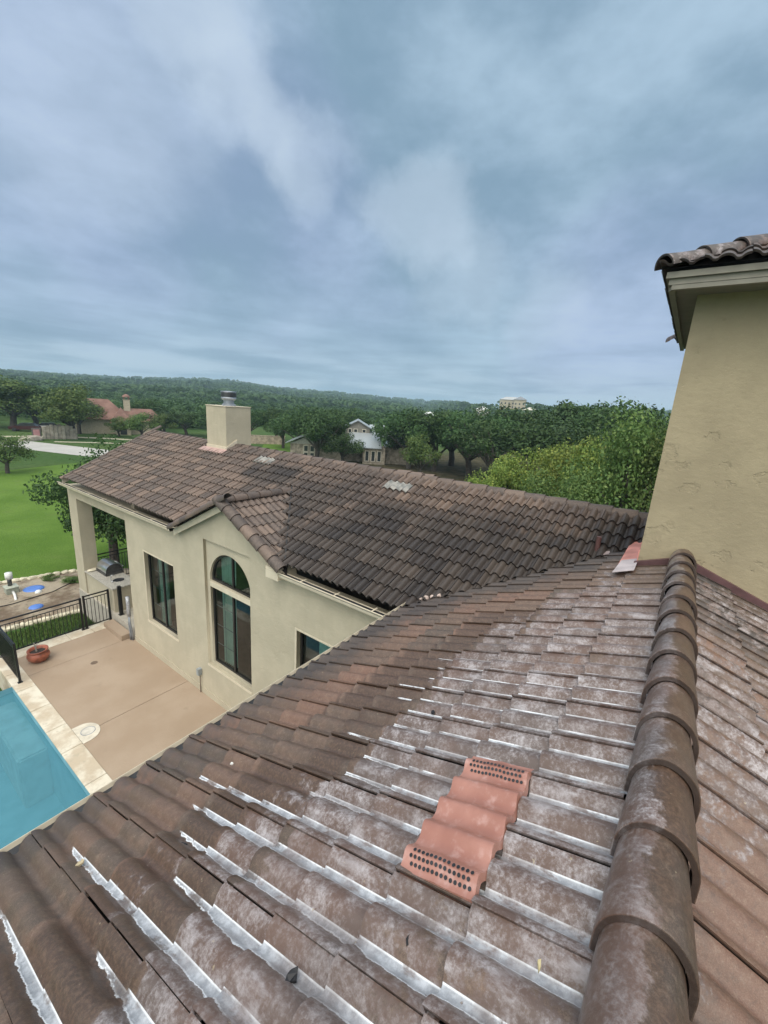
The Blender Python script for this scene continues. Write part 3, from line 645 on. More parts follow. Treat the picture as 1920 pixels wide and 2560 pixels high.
# chimney on the wing --------------------------------------------------
bm = BM(); box(bm, (8.08, 12.07, -2.4), (9.02, 13.15, -0.36)); chim = hobj('chimney', bm, M['stucco'], label='square stucco chimney on the wing ridge')
bm = BM(); box(bm, (8.06, 12.05, -0.36), (9.04, 13.17, -0.335), bev=0.005); _obj('chimney_top', bm, M['trim']).parent = chim
bm = BM(); lathe(bm, [(0.22, 0), (0.22, .05), (0.165, .07), (0.165, .17), (0.235, .22), (0.245, .24), (0.235, .26), (0.235, .43), (0.25, .44), (0.245, .46), (0.05, .475), (0.0, .475)], (8.5, 12.5, -0.335), 32)
fl = _obj('flue_cap', bm, M['galv'], smooth=True); fl.parent = chim; fl.data.set_sharp_from_angle(angle=math.radians(35))
bm = BM(); lathe(bm, [(0.238, .28), (0.243, .29), (0.243, .41), (0.238, .42)], (8.5, 12.5, -0.335), 32); _obj('flue_screen', bm, M['darksteel']).parent = fl
bm = BM()
prism(bm, [(8.05, 12.04, wz(8.05)-.02), (8.05, 12.04, wz(8.05)+.10), (8.46, 12.04, wz(8.46)+.13), (8.46, 12.04, wz(8.46)-.02)], (0, .028, 0))
box(bm, (8.052, 12.068, wz(8.08)-.05), (8.08, 13.16, wz(8.08)+.10)); hobj('chimney_flashing', bm, M['trim'])
bm = BM(); prism(bm, [(8.05, 11.98, wz(8.05)+.02), (8.05, 13.3, wz(8.05)+.02), (7.83, 13.3, wz(7.83)+.035), (7.83, 11.98, wz(7.83)+.035)], (0, 0, .008)); hobj('chimney_apron', bm, plain('pink_apron', (0.42, 0.28, 0.25), 0.5))

# tower (upper storey) -------------------------------------------------
K = 1.085
XT, YT = 5.9487*K, 0.25*K
bm = BM(); box(bm, (XT, -3.6*K, -3.4), (9.5*K, YT, 1.36*K)); tower = hobj('tower_wall', bm, M['stucco_tower'], label='tall mustard stucco wall of the upper storey')
bm = BM(); box(bm, (5.53*K, -4.0*K, 1.36*K), (9.93*K, 0.47*K, 1.375*K)); hobj('tower_soffit', bm, M['soffit'])
bm = BM()
for a_, b_ in (((5.50, -4.0, 1.375), (5.53, 0.50, 1.43)), ((5.53, 0.47, 1.375), (9.95, 0.50, 1.43)), ((5.47, -4.0, 1.432), (5.53, 0.53, 1.49)), ((5.53, 0.47, 1.432), (9.98, 0.53, 1.49)),
    ((9.93, -4.0, 1.375), (9.96, 0.47, 1.49)), ((5.505, -4.0, 1.33), (5.56, 0.47, 1.373)), ((5.56, 0.44, 1.33), (9.95, 0.495, 1.373))): box(bm, [q*K for q in a_], [q*K for q in b_])
hobj('tower_fascia', bm, M['fascia'])
tt_ = 0.42; ct = 1/math.sqrt(1+tt_*tt_)
def tow_att(p, ku, cv, R1, R2): return (R1, 0.30, 0.0), (0.80+0.3*wob(p.x, p.y, 1.2), 0.0, R2)
fD = Vector((-ct, 0, -ct*tt_)); fN = Vector((-tt_*ct, 0, ct)); TE0 = Vector((5.40, 0.60, 1.545))*K
zt = lambda dx: TE0.z+tt_*dx
TX = TE0.x; TY = TE0.y
H(tile_field('tower_tile_roof', Vector((TX+6*0.37*ct, TY, zt(6*0.37*ct)))-fN*0.03, (0, -1, 0), fD, fN, 0.39, 0.37, range(0, 12), list(range(1, 7)), tow_att,
    cuts=[((TX, TY, 0), (0.7071, 0.7071, 0))], m=M['tile_near'], NU=20, NV=2, lab='eave tiles of the tower roof over the fascia'))
lD = Vector((0, ct, -ct*tt_)); lN = Vector((0, tt_*ct, ct))
H(tile_field('tower_tile_roof', Vector((TX, TY-6*0.37*ct, zt(6*0.37*ct)))-lN*0.03, (1, 0, 0), lD, lN, 0.39, 0.37, range(0, 14), list(range(1, 7)), tow_att,
    cuts=[((TX, TY, 0), (-0.7071, -0.7071, 0)), ((10.05*K, TY, 0), (0.7071, -0.7071, 0))], m=M['tile_near'], NU=12, NV=2, lab='side slope of the tower roof'))
def cap_att_t(P, i): return (random.random(), 0.50, 0.0), (0.82, 0.0, random.random())
caps_line('hip_tile', (TX+.04, TY-.04, TE0.z-.03), (TX+1.8, TY-1.8, TE0.z-.03+tt_*1.76), 0.46, 0.14, M['tile_near'], None, cap_att_t, lapl=.09, r1f=.78)
caps_line('hip_tile', (10.12*K, .67*K, 1.49*K), (8.5*K, -0.95*K, 1.49*K+tt_*1.75), 0.46, 0.145, M['tile_near'], None, cap_att_t, lapl=.09, r1f=.78)
for o in list(C.objects):
    if o.name.startswith('hip_tile') and o.parent is None: H(o)
bm = BM(); zf = 1.515*K; quad(bm, [(TX+.05, -4.4, zf), (TX+.05, TY-.05, zf), (TX+2, TY-2, zf+tt_*1.95), (TX+2, -4.4, zf+tt_*1.95)])
quad(bm, [(TX+.05, TY-.05, zf), (10.0*K, TY-.05, zf), (8.2*K, TY-2, zf+tt_*1.95), (TX+2, TY-2, zf+tt_*1.95)]); hobj('roof_felt', bm, M['under'])
# maroon counter-flashing along the foot of the tower
pk = (-0.205*K, -1.535*K+.028)
def sl(y): return pk[1]-abs(y-pk[0])*(0.385 if y > pk[0] else 0.40)
for pp in ([(YT+.04, 0, .105), (pk[0], 0, .12)], [(pk[0], 0, .12), (-3.9, 0, .13)]):
    (ya, _, ha), (yb, _, hb) = pp
    bm = BM(); prism(bm, [(XT-.055, ya, sl(ya)), (XT-.055, yb, sl(yb)), (XT-.055, yb, sl(yb)-hb), (XT-.055, ya, sl(ya)-ha)], (.053, 0, 0))
    prism(bm, [(XT-.13, ya, sl(ya)-ha+.012), (XT-.13, yb, sl(yb)-hb+.012), (XT-.13, yb, sl(yb)-hb), (XT-.13, ya, sl(ya)-ha)], (.073, 0, 0))
    hobj('wall_flashing', bm, M['maroon'])
# pink-primed side flashing
def ns(y, up=0.0): return -1.937-TN*(y-0.3377)+up
bm = BM()
prism(bm, [(6.10, YT+.003, ns(YT, .045)), (9.3, YT+.003, ns(YT, .045)), (9.3, YT+.20, ns(YT+.20, .05)), (6.10, YT+.22, ns(YT+.22, .05))], (0, 0, .012))
hobj('side_flashing', bm, M['copper_lead'])
bm = BM(); prism(bm, [(XT, YT+.002, ns(YT, .058)), (9.3, YT+.002, ns(YT, .058)), (9.3, YT+.002, ns(YT, .27)), (XT, YT+.002, ns(YT, .22))], (0, .012, 0)); hobj('wall_upstand', bm, M['copper_lead'])
bm = BM(); prism(bm, [(6.02, YT+.0, ns(YT, .062)), (6.62, YT+.0, ns(YT, .062)), (6.62, YT+.20, ns(YT+.20, .062)), (6.02, YT+.235, ns(YT+.235, .062))], (0, 0, .008))
hobj('side_flashing', bm, plain('pale_lead', (0.50, 0.44, 0.44), 0.5))['label'] = 'bare pale end of the side flashing'
# pipe vent
PX, PY = 7.45, .91
bm = BM(); tube(bm, [(PX, PY, ns(PY)-.05), (PX, PY, ns(PY)+.31)], 0.038, 16); pv = hobj('vent_pipe', bm, plain('pipe_brown', (0.11, 0.055, 0.05), 0.4), smooth=True, label='short brown vent pipe rising from the near roof'); pv.data.set_sharp_from_angle(angle=math.radians(40))
bm = BM()
for dx in (-.16, .0): prism(bm, [(PX+dx, PY-.2, ns(PY-.2, .015)), (PX+dx+.15, PY-.2, ns(PY-.2, .03)), (PX+dx+.15, PY+.18, ns(PY+.18, .03)), (PX+dx, PY+.18, ns(PY+.18, .015))], (0, 0, .01))
_obj('pipe_flashing', bm, plain('lead_flash', (0.36, 0.29, 0.28), 0.5)).parent = pv

# roof vents ------------------------------------------------------------
def roof_vent(O, Sx, D, N, n, w, L, m_, label, holes=True, hump=0.05, up=0.0):
    O, Sx, D, N = map(Vector, (O, Sx, D, N)); vs, fs = [], []; NU = n*10; NV = 6
    def h(u): w_ = u % 1.0; return up+hump*(0.5-0.5*math.cos(2*PI*min(1, max(0, (w_-0.08)/0.84))))
    for j in range(NV+1):
        for i in range(NU+1):
            u = i/10; v = j/NV; vs.append(O+Sx*(u*w)+D*(v*L)+N*(h(u)+0.012*v+(0.006 if 2 < j < 4 else 0)))
    for j in range(NV):
        for i in range(NU): q = j*(NU+1)+i; fs.append((q, q+1, q+NU+2, q+NU+1))
    b0 = len(vs)
    ring = [j*(NU+1) for j in range(NV+1)]+[NV*(NU+1)+i for i in range(1, NU+1)]+[j*(NU+1)+NU for j in range(NV-1, -1, -1)]+[i for i in range(NU-1, 0, -1)]
    for q in ring: vs.append(Vector(vs[q])-N*(0.03+up*0.6))
    for i in range(len(ring)):
        k = (i+1) % len(ring); fs.append((ring[i], ring[k], b0+k, b0+i))
    o = hobj('roof_vent', mesh_np('roof_vent', vs, fs), m_, label=label, smooth=True); o.data.set_sharp_from_angle(angle=math.radians(50))
    if holes:
        for hu in (0, n-1):
            bm = BM()
            for row, du in enumerate((0.20, 0.34, 0.48)):
                for k in range(14):
                    u = hu+du; v = 0.07+0.86*(k+0.5*(row % 2))/14.2
                    e = 0.01; T = (Sx*(e*w)+N*(h(u+e)-h(u))).normalized(); Nn = T.cross(D); Nn = Nn if Nn.dot(N) > 0 else -Nn
                    P = O+Sx*(u*w)+D*(v*L)+N*(h(u)+0.012*v+0.003)
                    if 2.2 < v*NV < 3.8: P += N*0.004
                    bm.faces.new([bm.verts.new(P+Nn*0.002+(T*math.cos(2*PI*q/10)+D*math.sin(2*PI*q/10))*0.0085) for q in range(10)])
            _obj('vent_holes', bm, M['gutter_in']).parent = o
    return o
roof_vent(nearO+Vector((1.30-2.461, 0, 0))+nearD*(0.02*ET)+nearN*0.068, (1, 0, 0), nearD, nearN, 5, 0.164, 0.375, M['vent'],
    'new pink primed roof vent with perforated ends on the near roof', up=0.014, hump=.036)
roof_vent(wO+Vector((0, 9.66, 0))+wD*(0.02)+wN*0.062, (0, 1, 0), wD, wN, 4, 0.1675, 0.30, M['ventgrey'], 'pale lichen grey roof vent nearer the chimney', holes=False, hump=0.045, up=0.012)
roof_vent(wO+Vector((0, 4.93, 0))+wD*(0.01)+wN*0.052, (0, 1, 0), wD, wN, 4, 0.1675, 0.30, M['ventgrey'], 'pale lichen grey roof vent above the dark patch of the wing roof', holes=False, hump=0.045, up=0.012)
# mortar lumps in the valley corner
bm = BM()
for i, (x, y, z, r_) in enumerate([(5.50, 3.03, -2.99, .034), (5.555, 2.97, -2.975, .04), (5.61, 2.90, -2.95, .034), (5.66, 2.80, -2.91, .03)]):
    q = bmesh.ops.create_icosphere(bm, subdivisions=2, radius=r_, matrix=Matrix.Translation((x, y, z)))
    for v_ in q['verts']: v_.co += Vector((wob(v_.co.x, v_.co.y, 30), wob(v_.co.y, v_.co.z, 30), 0))*0.03
hobj('mortar', bm, plain('mortar_pink', (0.50, 0.40, 0.35), 0.8, bump=0.5), smooth=True)
# small hip tiles of the roof behind, peeping over the ridge
bm = BM(); lathe(bm, [(0.13, 0), (0.12, .12), (0.06, .17), (0, .18)], (8.9, 5.05, -1.72), 12)
def ca(P, i): return (random.random(), 0.0, 0.0), (0.1, 0, 1.0)
bm.free()
caps_line('ridge_cap_run', (8.75, 4.75, -1.66), (8.75, 5.6, -1.66), 0.33, 0.14, M['tile_wing'], None, ca, one=True)
for o in list(C.objects):
    if ('cap_run' in o.name) and o.parent is None: H(o)

# step, counter, pipes are things of their own ---------------------------
ZP = -7.8395
deckm = plain('patio_coating', (0.335, 0.255, 0.180), 0.75, var=0.07, scale=2.0, bump=0.25)
m, t, b = mat('patio_coat'); v = t.geo()
c = t.mix(t.ramp(t.noise(v, 0.9, 5), 0.35, 0.7), (0.325, 0.243, 0.170), (0.375, 0.290, 0.212)); c = t.mix(t.math('MULTIPLY', t.ramp(t.noise(v, 60, 4), 0.5, 0.7), 0.3), c, (0.26, 0.20, 0.15))
c = t.mix(t.math('MULTIPLY', t.ramp(t.noise(v, 3.1, 6), 0.62, 0.78), 0.35), c, (0.24, 0.19, 0.14))
t.put(b.inputs['Base Color'], c); b.inputs['Roughness'].default_value = 0.7; t.put(b.inputs['Normal'], t.bump(t.noise(v, 90, 3), 0.4, 0.004)); M['deck'] = m
bm = BM()
for y0, y1 in ((1.0, 10.095), (10.11, 13.49), (13.50, 14.66)): box(bm, (2.655, y0, -8.7), (5.338, y1, ZP))
obj('patio', bm, M['deck'], kind='structure')
bm = BM(); box(bm, (2.6, 1.0, -8.7), (5.3, 14.6, ZP-.012)); obj('patio_joints', bm, M['drain'], kind='structure')
m, t, b = mat('travertine'); v = t.geo()
c = t.mix(t.ramp(t.noise(v, 2.2, 6, 0.6), 0.38, 0.62), (0.50, 0.42, 0.31), (0.66, 0.61, 0.50)); c = t.mix(t.math('MULTIPLY', t.ramp(t.noise(v, 9, 6, 0.7), 0.52, 0.68), 0.55), c, (0.40, 0.36, 0.27))
t.put(b.inputs['Base Color'], c); b.inputs['Roughness'].default_value = 0.7; t.put(b.inputs['Normal'], t.bump(t.noise(v, 12, 6, 0.7), 0.7, 0.012)); M['trav'] = m
bm = BM(); ys = [1.0, 2.9, 4.6, 6.3, 7.7, 8.55, 9.80, 10.75, 11.8, 12.9, 13.9, 15.2]
for y0, y1 in zip(ys, ys[1:]): box(bm, (2.25, y0, -8.7), (2.652, y1-.010, ZP+.012), bev=0.008)
xs = [2.66, 3.35, 4.05, 4.7, 5.37]
for x0, x1 in zip(xs, xs[1:]): box(bm, (x0, 14.663, -8.7), (x1-.008, 15.17, ZP+.010), bev=0.006)
x = 1.2
obj('pool_coping', bm, M['trav'], kind='structure')
# skimmer lid set in the deck
bm = BM(); pts = []
for i in range(13): a = -PI/2+PI*i/12; pts.append((2.80+0.30*math.cos(a), 10.10+0.34*math.sin(a), ZP+.004))
pts = [(2.655, 9.76, ZP+.004)]+pts+[(2.655, 10.44, ZP+.004)]
sk = empty('skimmer_lid', (2.87, 10.1, ZP), label='round white pool skimmer lid in its rounded cream pad beside the coping', cat='skimmer lid')
prism(bm, [(p[0]-2.87, p[1]-10.1, 0.004) for p in pts], (0, 0, .008)); o = _obj('pad', bm, plain('pad_cream', (0.60, 0.55, 0.45), 0.6)); o.parent = sk
bm = BM(); lathe(bm, [(.135, .012), (.135, .016), (.0, .016)], (0, 0, 0), 28); _obj('lid', bm, plain('lid_cream', (0.56, 0.53, 0.46), .6)).parent = sk
bm = BM(); lathe(bm, [(.135, .012), (.135, .018), (.147, .018), (.147, .012)], (0, 0, 0), 28); _obj('ring', bm, M['galv']).parent = sk
bm = BM(); lathe(bm, [(.09, 0), (.085, .006), (0, .006)], (4.02, 12.87, ZP), 20); tag(_obj('floor_drain', bm, M['drain']), 'small round brown drain cover in the middle of the tan patio', 'drain cover')

# pool --------------------------------------------------------------------
m, t, b = mat('pool_plaster'); v = t.geo()
c = t.mix(t.ramp(t.noise(v, 2.5, 5), 0.35, 0.65), (0.12, 0.30, 0.36), (0.18, 0.38, 0.44)); t.put(b.inputs['Base Color'], c); b.inputs['Roughness'].default_value = 0.8; M['plaster'] = m
bm = BM()
quad(bm, [(-7, 0, -9.6), (2.25, 0, -9.6), (2.25, 13.28, -9.6), (-7, 13.28, -9.6)])
quad(bm, [(2.249, 0, -9.6), (2.249, 13.28, -9.6), (2.249, 13.28, -7.85), (2.249, 0, -7.85)])
quad(bm, [(-7, 13.28, -9.6), (2.25, 13.28, -9.6), (2.25, 13.28, -7.85), (-7, 13.28, -7.85)])
obj('pool_floor', bm, M['plaster'], kind='structure')
bm = BM(); box(bm, (1.69, 10.77, -9.6), (2.247, 13.27, -8.25), bev=0.04); box(bm, (-2, 12.3, -9.6), (1.0, 13.27, -8.6), bev=0.04)
obj('pool_bench', bm, plain('bench_plaster', (0.34, 0.44, 0.44), 0.8, var=0.2, scale=3), kind='structure')
m, t, b = mat('pool_water'); v = t.geo()
for n in list(t.n):
    if n.type == 'BSDF_PRINCIPLED': t.n.remove(n)
bp_ = t.bump(t.noise(v, 2.6, 5, 0.55), 0.22, 0.05)
gs = t.new('ShaderNodeBsdfGlossy'); gs.inputs['Roughness'].default_value = 0.03; t.put(gs.inputs['Normal'], bp_)
tr = t.new('ShaderNodeBsdfTransparent'); tr.inputs['Color'].default_value = (0.72, 0.90, 0.94, 1)
fr = t.new('ShaderNodeFresnel'); fr.inputs[0].default_value = 1.36; t.put(fr.inputs['Normal'], bp_)
df = t.new('ShaderNodeBsdfDiffuse'); df.inputs['Color'].default_value = (0.12, 0.34, 0.42, 1); m0 = t.new('ShaderNodeMixShader'); m0.inputs[0].default_value = 0.50; t.put(m0.inputs[1], tr.outputs[0]); t.put(m0.inputs[2], df.outputs[0])
mx = t.new('ShaderNodeMixShader'); t.put(mx.inputs[0], fr.outputs[0]); t.put(mx.inputs[1], m0.outputs[0]); t.put(mx.inputs[2], gs.outputs[0])
t.put(t.n['Material Output'].inputs[0], mx.outputs[0]); M['water'] = m
bm = BM(); quad(bm, [(-7, 0, -8.0), (2.248, 0, -8.0), (2.248, 13.279, -8.0), (-7, 13.279, -8.0)]); obj('pool_water', bm, M['water'], kind='structure')

# rocks ---------------------------------------------------------------------
rockm = plain('limestone', (0.58, 0.53, 0.40), 0.85, var=0.25, scale=5, bump=0.8)
def rock(loc, sx, sy, sz, label, name='boulder', cat='rock', group=None, rz=None, seed=0, m_=None):
    bm = BM(); bmesh.ops.create_icosphere(bm, subdivisions=3, radius=1.0)
    for v_ in bm.verts:
        q = v_.co*1.3+Vector((seed*3.1, seed, 0)); v_.co *= 1+0.35*mnoise.noise(q)+0.12*mnoise.noise(q*3)
        v_.co.x = math.copysign(abs(v_.co.x)**0.7, v_.co.x)*sx; v_.co.y = math.copysign(abs(v_.co.y)**0.7, v_.co.y)*sy; v_.co.z = v_.co.z*sz
    o = _obj(name, bm, m_ or rockm, loc=loc, smooth=True); o.data.set_sharp_from_angle(angle=math.radians(28)); o.rotation_euler.z = random.uniform(0, 3) if rz is None else rz
    return tag(o, label, cat, group)
rock((1.75, 13.62, -7.95), .32, .22, .18, 'pale limestone boulder at the pool corner below the side railing', seed=1, rz=.3)
rock((0.9, 13.8, -8.0), .4, .25, .2, 'second limestone boulder farther left along the pool end', seed=2, rz=0)

# fence -----------------------------------------------------------------------
def fence(P0, P1, z0, z1, label, posts, mids=(0.86,), pick=0.105, th=0.012, cat='railing'):
    P0, P1 = Vector((*P0, 0)), Vector((*P1, 0)); e = (P1-P0); L = e.length; e.normalize(); n = Vector((-e.y, e.x, 0))
    root = empty('railing', (P0.x, P0.y, z0), label=label, cat=cat, group='black railings round the patio')
    def bar(bm, a, b_, za, zb, w):
        A = e*a; B = e*b_; prism(bm, [A-n*w+Vector((0, 0, za)), B-n*w+Vector((0, 0, za)), B-n*w+Vector((0, 0, zb)), A-n*w+Vector((0, 0, zb))], n*2*w)
    Hh = z1-z0
    bm = BM(); bar(bm, 0, L, Hh-.035, Hh, .022); o = _obj('top_rail', bm, M['black']); o.parent = root
    for za, zb in [(Hh*q-.02, Hh*q) for q in mids]+[(.07, .10)]:
        bm = BM(); bar(bm, 0, L, za, zb, .014); o = _obj('rail', bm, M['black']); o.parent = root
    bm = BM(); k = pick
    while k < L: bar(bm, k-.007, k+.007, .10, Hh*mids[0]-.02, .007); k += pick
    o = _obj('pickets', bm, M['black']); o.parent = root
    for q in posts:
        bm = BM(); bar(bm, q-.028, q+.028, 0, Hh+.012, .028); bar(bm, q-.05, q+.05, 0, .012, .05); _obj('post', bm, M['black']).parent = root
    return root
zt_ = ZP+.010
fence((2.43, 15.06), (4.54, 15.06), zt_, -6.70, 'black metal railing across the far end of the patio above the shrubs', [0.03, 2.09], mids=(0.86, 0.45) if False else (0.87,))
fence((4.60, 15.06), (5.36, 15.06), zt_, -6.66, 'narrow black railing panel between two posts in front of the counter wall', [0.02, 0.74], mids=(0.90,))
fence((2.43, 13.28), (2.43, 15.02), ZP+.014, -6.66, 'black railing seen end-on above the pool coping beside the clay pot', [0.03], mids=(0.88,), pick=0.05)
fence((5.9, 17.78), (10.8, 17.78), -7.5, -6.30, 'black porch railing behind the grill with the lawn beyond', [0.03, 2.4, 4.87], mids=(0.88,))
bm = BM(); box(bm, (-.05, -.05, 0), (.05, .05, 1.05), bev=.004); box(bm, (-.075, -.075, 0), (.075, .075, .012)); tag(_obj('gate_post', bm, M['black'], loc=(5.52, 14.60, -7.5)), 'stout black post standing on the porch floor against the counter end', 'post')

# counter, grill, sink ----------------------------------------------------------
cn = empty('outdoor_counter', (5.42, 14.85, -7.5), label='stucco outdoor kitchen counter with grey stone top beside the porch column', cat='counter')
bm = BM(); box(bm, (0.02, 0.02, -1.25), (.80, 2.26, .86)); _obj('base', bm, M['stucco']).parent = cn
bm = BM(); box(bm, (-.03, -.03, .862), (.84, 2.27, .905), bev=.006); _obj('worktop', bm, M['counter']).parent = cn
bm = BM(); lathe(bm, [(.17, .906), (.175, .912), (.15, .914), (.14, .78), (.0, .775)], (.45, .62, 0), 28); _obj('sink', bm, M['darksteel'], smooth=True).parent = cn
bm = BM(); tube(bm, [(.22, .66, .9), (.22, .66, 1.08), (.24, .66, 1.13), (.30, .65, 1.13), (.33, .65, 1.09)], .012, 8); lathe(bm, [(.03, .905), (.028, .95), (.0, .95)], (.22, .56, 0), 10); _obj('faucet', bm, M['steel'], smooth=True).parent = cn
gr = empty('grill', (5.98, 16.45, -6.595), label='stainless steel barbecue grill with curved hood on the stone counter', cat='grill')
bm = BM(); box(bm, (-.30, -.42, .002), (.30, .42, .11), bev=.008); _obj('firebox', bm, M['darksteel']).parent = gr
def hood_sec(n=14): return [(-.28+.0, .11)]+[(-.28*math.cos(PI*i/n)*1.0, .11+.30*math.sin(PI*i/n)**0.8) for i in range(1, n)]+[(.28, .11)]
bm = BM(); sec = hood_sec()
for i in range(len(sec)-1): quad(bm, [(sec[i][0], -.40, sec[i][1]), (sec[i+1][0], -.40, sec[i+1][1]), (sec[i+1][0], .40, sec[i+1][1]), (sec[i][0], .40, sec[i][1])])
hd = _obj('hood', bm, M['steel'], smooth=True); hd.parent = gr
for y_ in (-.385, .385): bm = BM(); prism(bm, [(a*.97, y_-.005, z_-.01) for a, z_ in sec], (0, .01, 0)); _obj('hood_end', bm, M['darksteel']).parent = gr
bm = BM(); tube(bm, [(.29, -.33, .22), (.34, -.33, .22), (.34, .33, .22), (.29, .33, .22)], .014, 8); _obj('handle', bm, M['steel'], smooth=True).parent = gr
rock((5.62, 16.95, -6.555), .20, .12, .035, 'flat loose slab of stone lying on the counter at the foot of the column', name='stone_slab', cat='stone', seed=4, rz=0.2)
rock((5.92, 17.0, -6.55), .13, .10, .04, 'smaller loose stone behind the slab on the counter by the column', name='stone_slab', cat='stone', seed=5, rz=0.8)
# step
bm = BM(); box(bm, (5.03, 13.48, ZP+.001), (5.335, 14.82, ZP+.17), bev=.012); tag(_obj('step', bm, M['deck']), 'tan coated concrete step from the patio up to the porch', 'step')
# wrapped pipes
wp = empty('refrigerant_pipes', (5.25, 13.36, ZP), label='pair of foil wrapped pipes climbing the corner of the house', cat='pipe')
bm = BM(); tube(bm, [(0, 0, 0), (0.0, .0, .25), (.01, .05, .5), (.02, .02, .85)], .028, 10); _obj('lower_pipe', bm, M['galv'], smooth=True).parent = wp
bm = BM(); tube(bm, [(.03, -.07, 0), (.03, -.05, .3), (.02, .0, .6), (.02, .03, .85)], .026, 10); _obj('lower_pipe', bm, M['galv'], smooth=True).parent = wp
bm = BM(); tube(bm, [(.02, .02, .82), (.02, .03, 1.05), (.015, .0, 1.25), (.02, .03, 1.5)], .055, 10); _obj('wrapping', bm, M['foil'], smooth=True).parent = wp
# electric box
eb = empty('outlet_box', (5.30, 9.43, -7.30), label='grey electrical outlet box with a conduit low on the stucco wall', cat='outlet box')
bm = BM(); box(bm, (-.07, -.055, 0), (.038, .055, .19), bev=.006); _obj('box', bm, M['greybox']).parent = eb
bm = BM(); tube(bm, [(-.01, -.02, 0), (-.01, -.02, -.53)], .012, 8); _obj('conduit', bm, M['drain'], smooth=True).parent = eb
# pot
pot = empty('clay_pot', (3.07, 14.12, ZP), label='large glazed terracotta pot on the patio beside the railing', cat='pot')
bm = BM(); lathe(bm, [(0, 0), (.15, .0), (.17, .015), (.25, .10), (.275, .18), (.26, .25), (.225, .29), (.215, .31), (.24, .34), (.255, .355), (.25, .37), (.215, .365), (.19, .34), (.19, .28)], n=40); p_ = _obj('body', bm, M['terracotta'], smooth=True); p_.parent = pot
bm = BM(); lathe(bm, [(.20, .29), (0, .30)], n=24); _obj('soil', bm, M['soil']).parent = pot
bm = BM(); tube(bm, [(-.02, .03, .28), (-.03, .05, .45), (-.05, .04, .58)], .022, 8, r2=.012); tube(bm, [(-.03, .05, .42), (.04, .08, .52)], .01, 6); _obj('stump', bm, plain('dead_wood', (0.30, 0.28, 0.25), 0.9)).parent = pot

# debris on the roof --------------------------------------------------------------
def on_roof(x, y, up=0.0): return Vector((x, y, -1.937-TN*(y-0.3377)))+nearN*(up-0.01)
def scrap(x, y, pts, r_, label, m_=None, name='plastic_scrap', cat='debris', up=0.0):
    x *= 1.07; y *= 1.07; bm = BM()
    if len(pts) > 3 and r_ > 5: tube(bm, pts, r_, 5, r2=r_*.6)
    else:
        g = random.Random(label); n = 9; R_ = r_*1.5+Vector(pts[-1]).length*.25
        ring = [(R_*g.uniform(.45, 1.3)*math.cos(2*PI*i/n), R_*g.uniform(.45, 1.3)*.7*math.sin(2*PI*i/n), g.uniform(0, .012)) for i in range(n)]
        prism(bm, ring, (0, 0, g.uniform(.006, .016)))
    o = _obj(name, bm, m_ or M['blackrub'], loc=on_roof(x, y, up)); return tag(o, label, cat)
scrap(1.6, 1.89, [(0, 0, .01), (.03, .0, .04), (.035, .03, .03), (.0, .08, .012)], .010, 'curved strip of black plastic lying on the brown middle of the near roof')
scrap(1.23, 1.03, [(0, 0, 0), (.02, .02, .012), (.0, .045, .0)], .010, 'small black scrap at the end of a sealed pan left of the pink vent', up=-.02)
scrap(0.73, 0.80, [(0, 0, 0), (.03, .02, .015), (.01, .05, .01), (-.02, .03, .015)], .012, 'ragged black scrap in a silver pan near the bottom of the photo', up=-.02)
scrap(1.01, 0.47, [(0, 0, 0), (.012, .022, .002)], .012, 'small black chip on a tile just below the pink vent')
scrap(0.89, 1.87, [(0, 0, 0), (.012, .012, .012), (.02, 0, .004)], .016, 'black lump where a silver streak begins low on the near roof', up=-.02)
scrap(2.41, 1.15, [(0, 0, 0), (.03, .012, .004)], .009, 'tiny black chip in a white pan up the slope from the vent', up=-.015)
scrap(1.40, 2.29, [(0, 0, 0), (.02, .02, .003)], .006, 'black fleck on the lower brown tiles of the near roof')
scrap(1.47, 2.25, [(0, 0, 0), (.012, .012, .003)], .006, 'white chip beside a black fleck on the lower brown tiles', m_=M['white'], name='paint_chip')
scrap(1.12, 0.07, [(0, 0, 0), (.02, .012, .003)], .006, 'yellowish chip on the tiles beside the ridge caps', m_=plain('straw', (0.55, 0.48, 0.28), 0.8), name='paint_chip')
scrap(0.55, 2.35, [(0, 0, .0), (.0, .02, .04), (.01, .03, .08)], .0015, 'thin straw of dry grass standing on the lower left tiles', m_=plain('straw_stem', (0.5, 0.42, 0.27), 0.8), name='dry_straw', cat='straw')

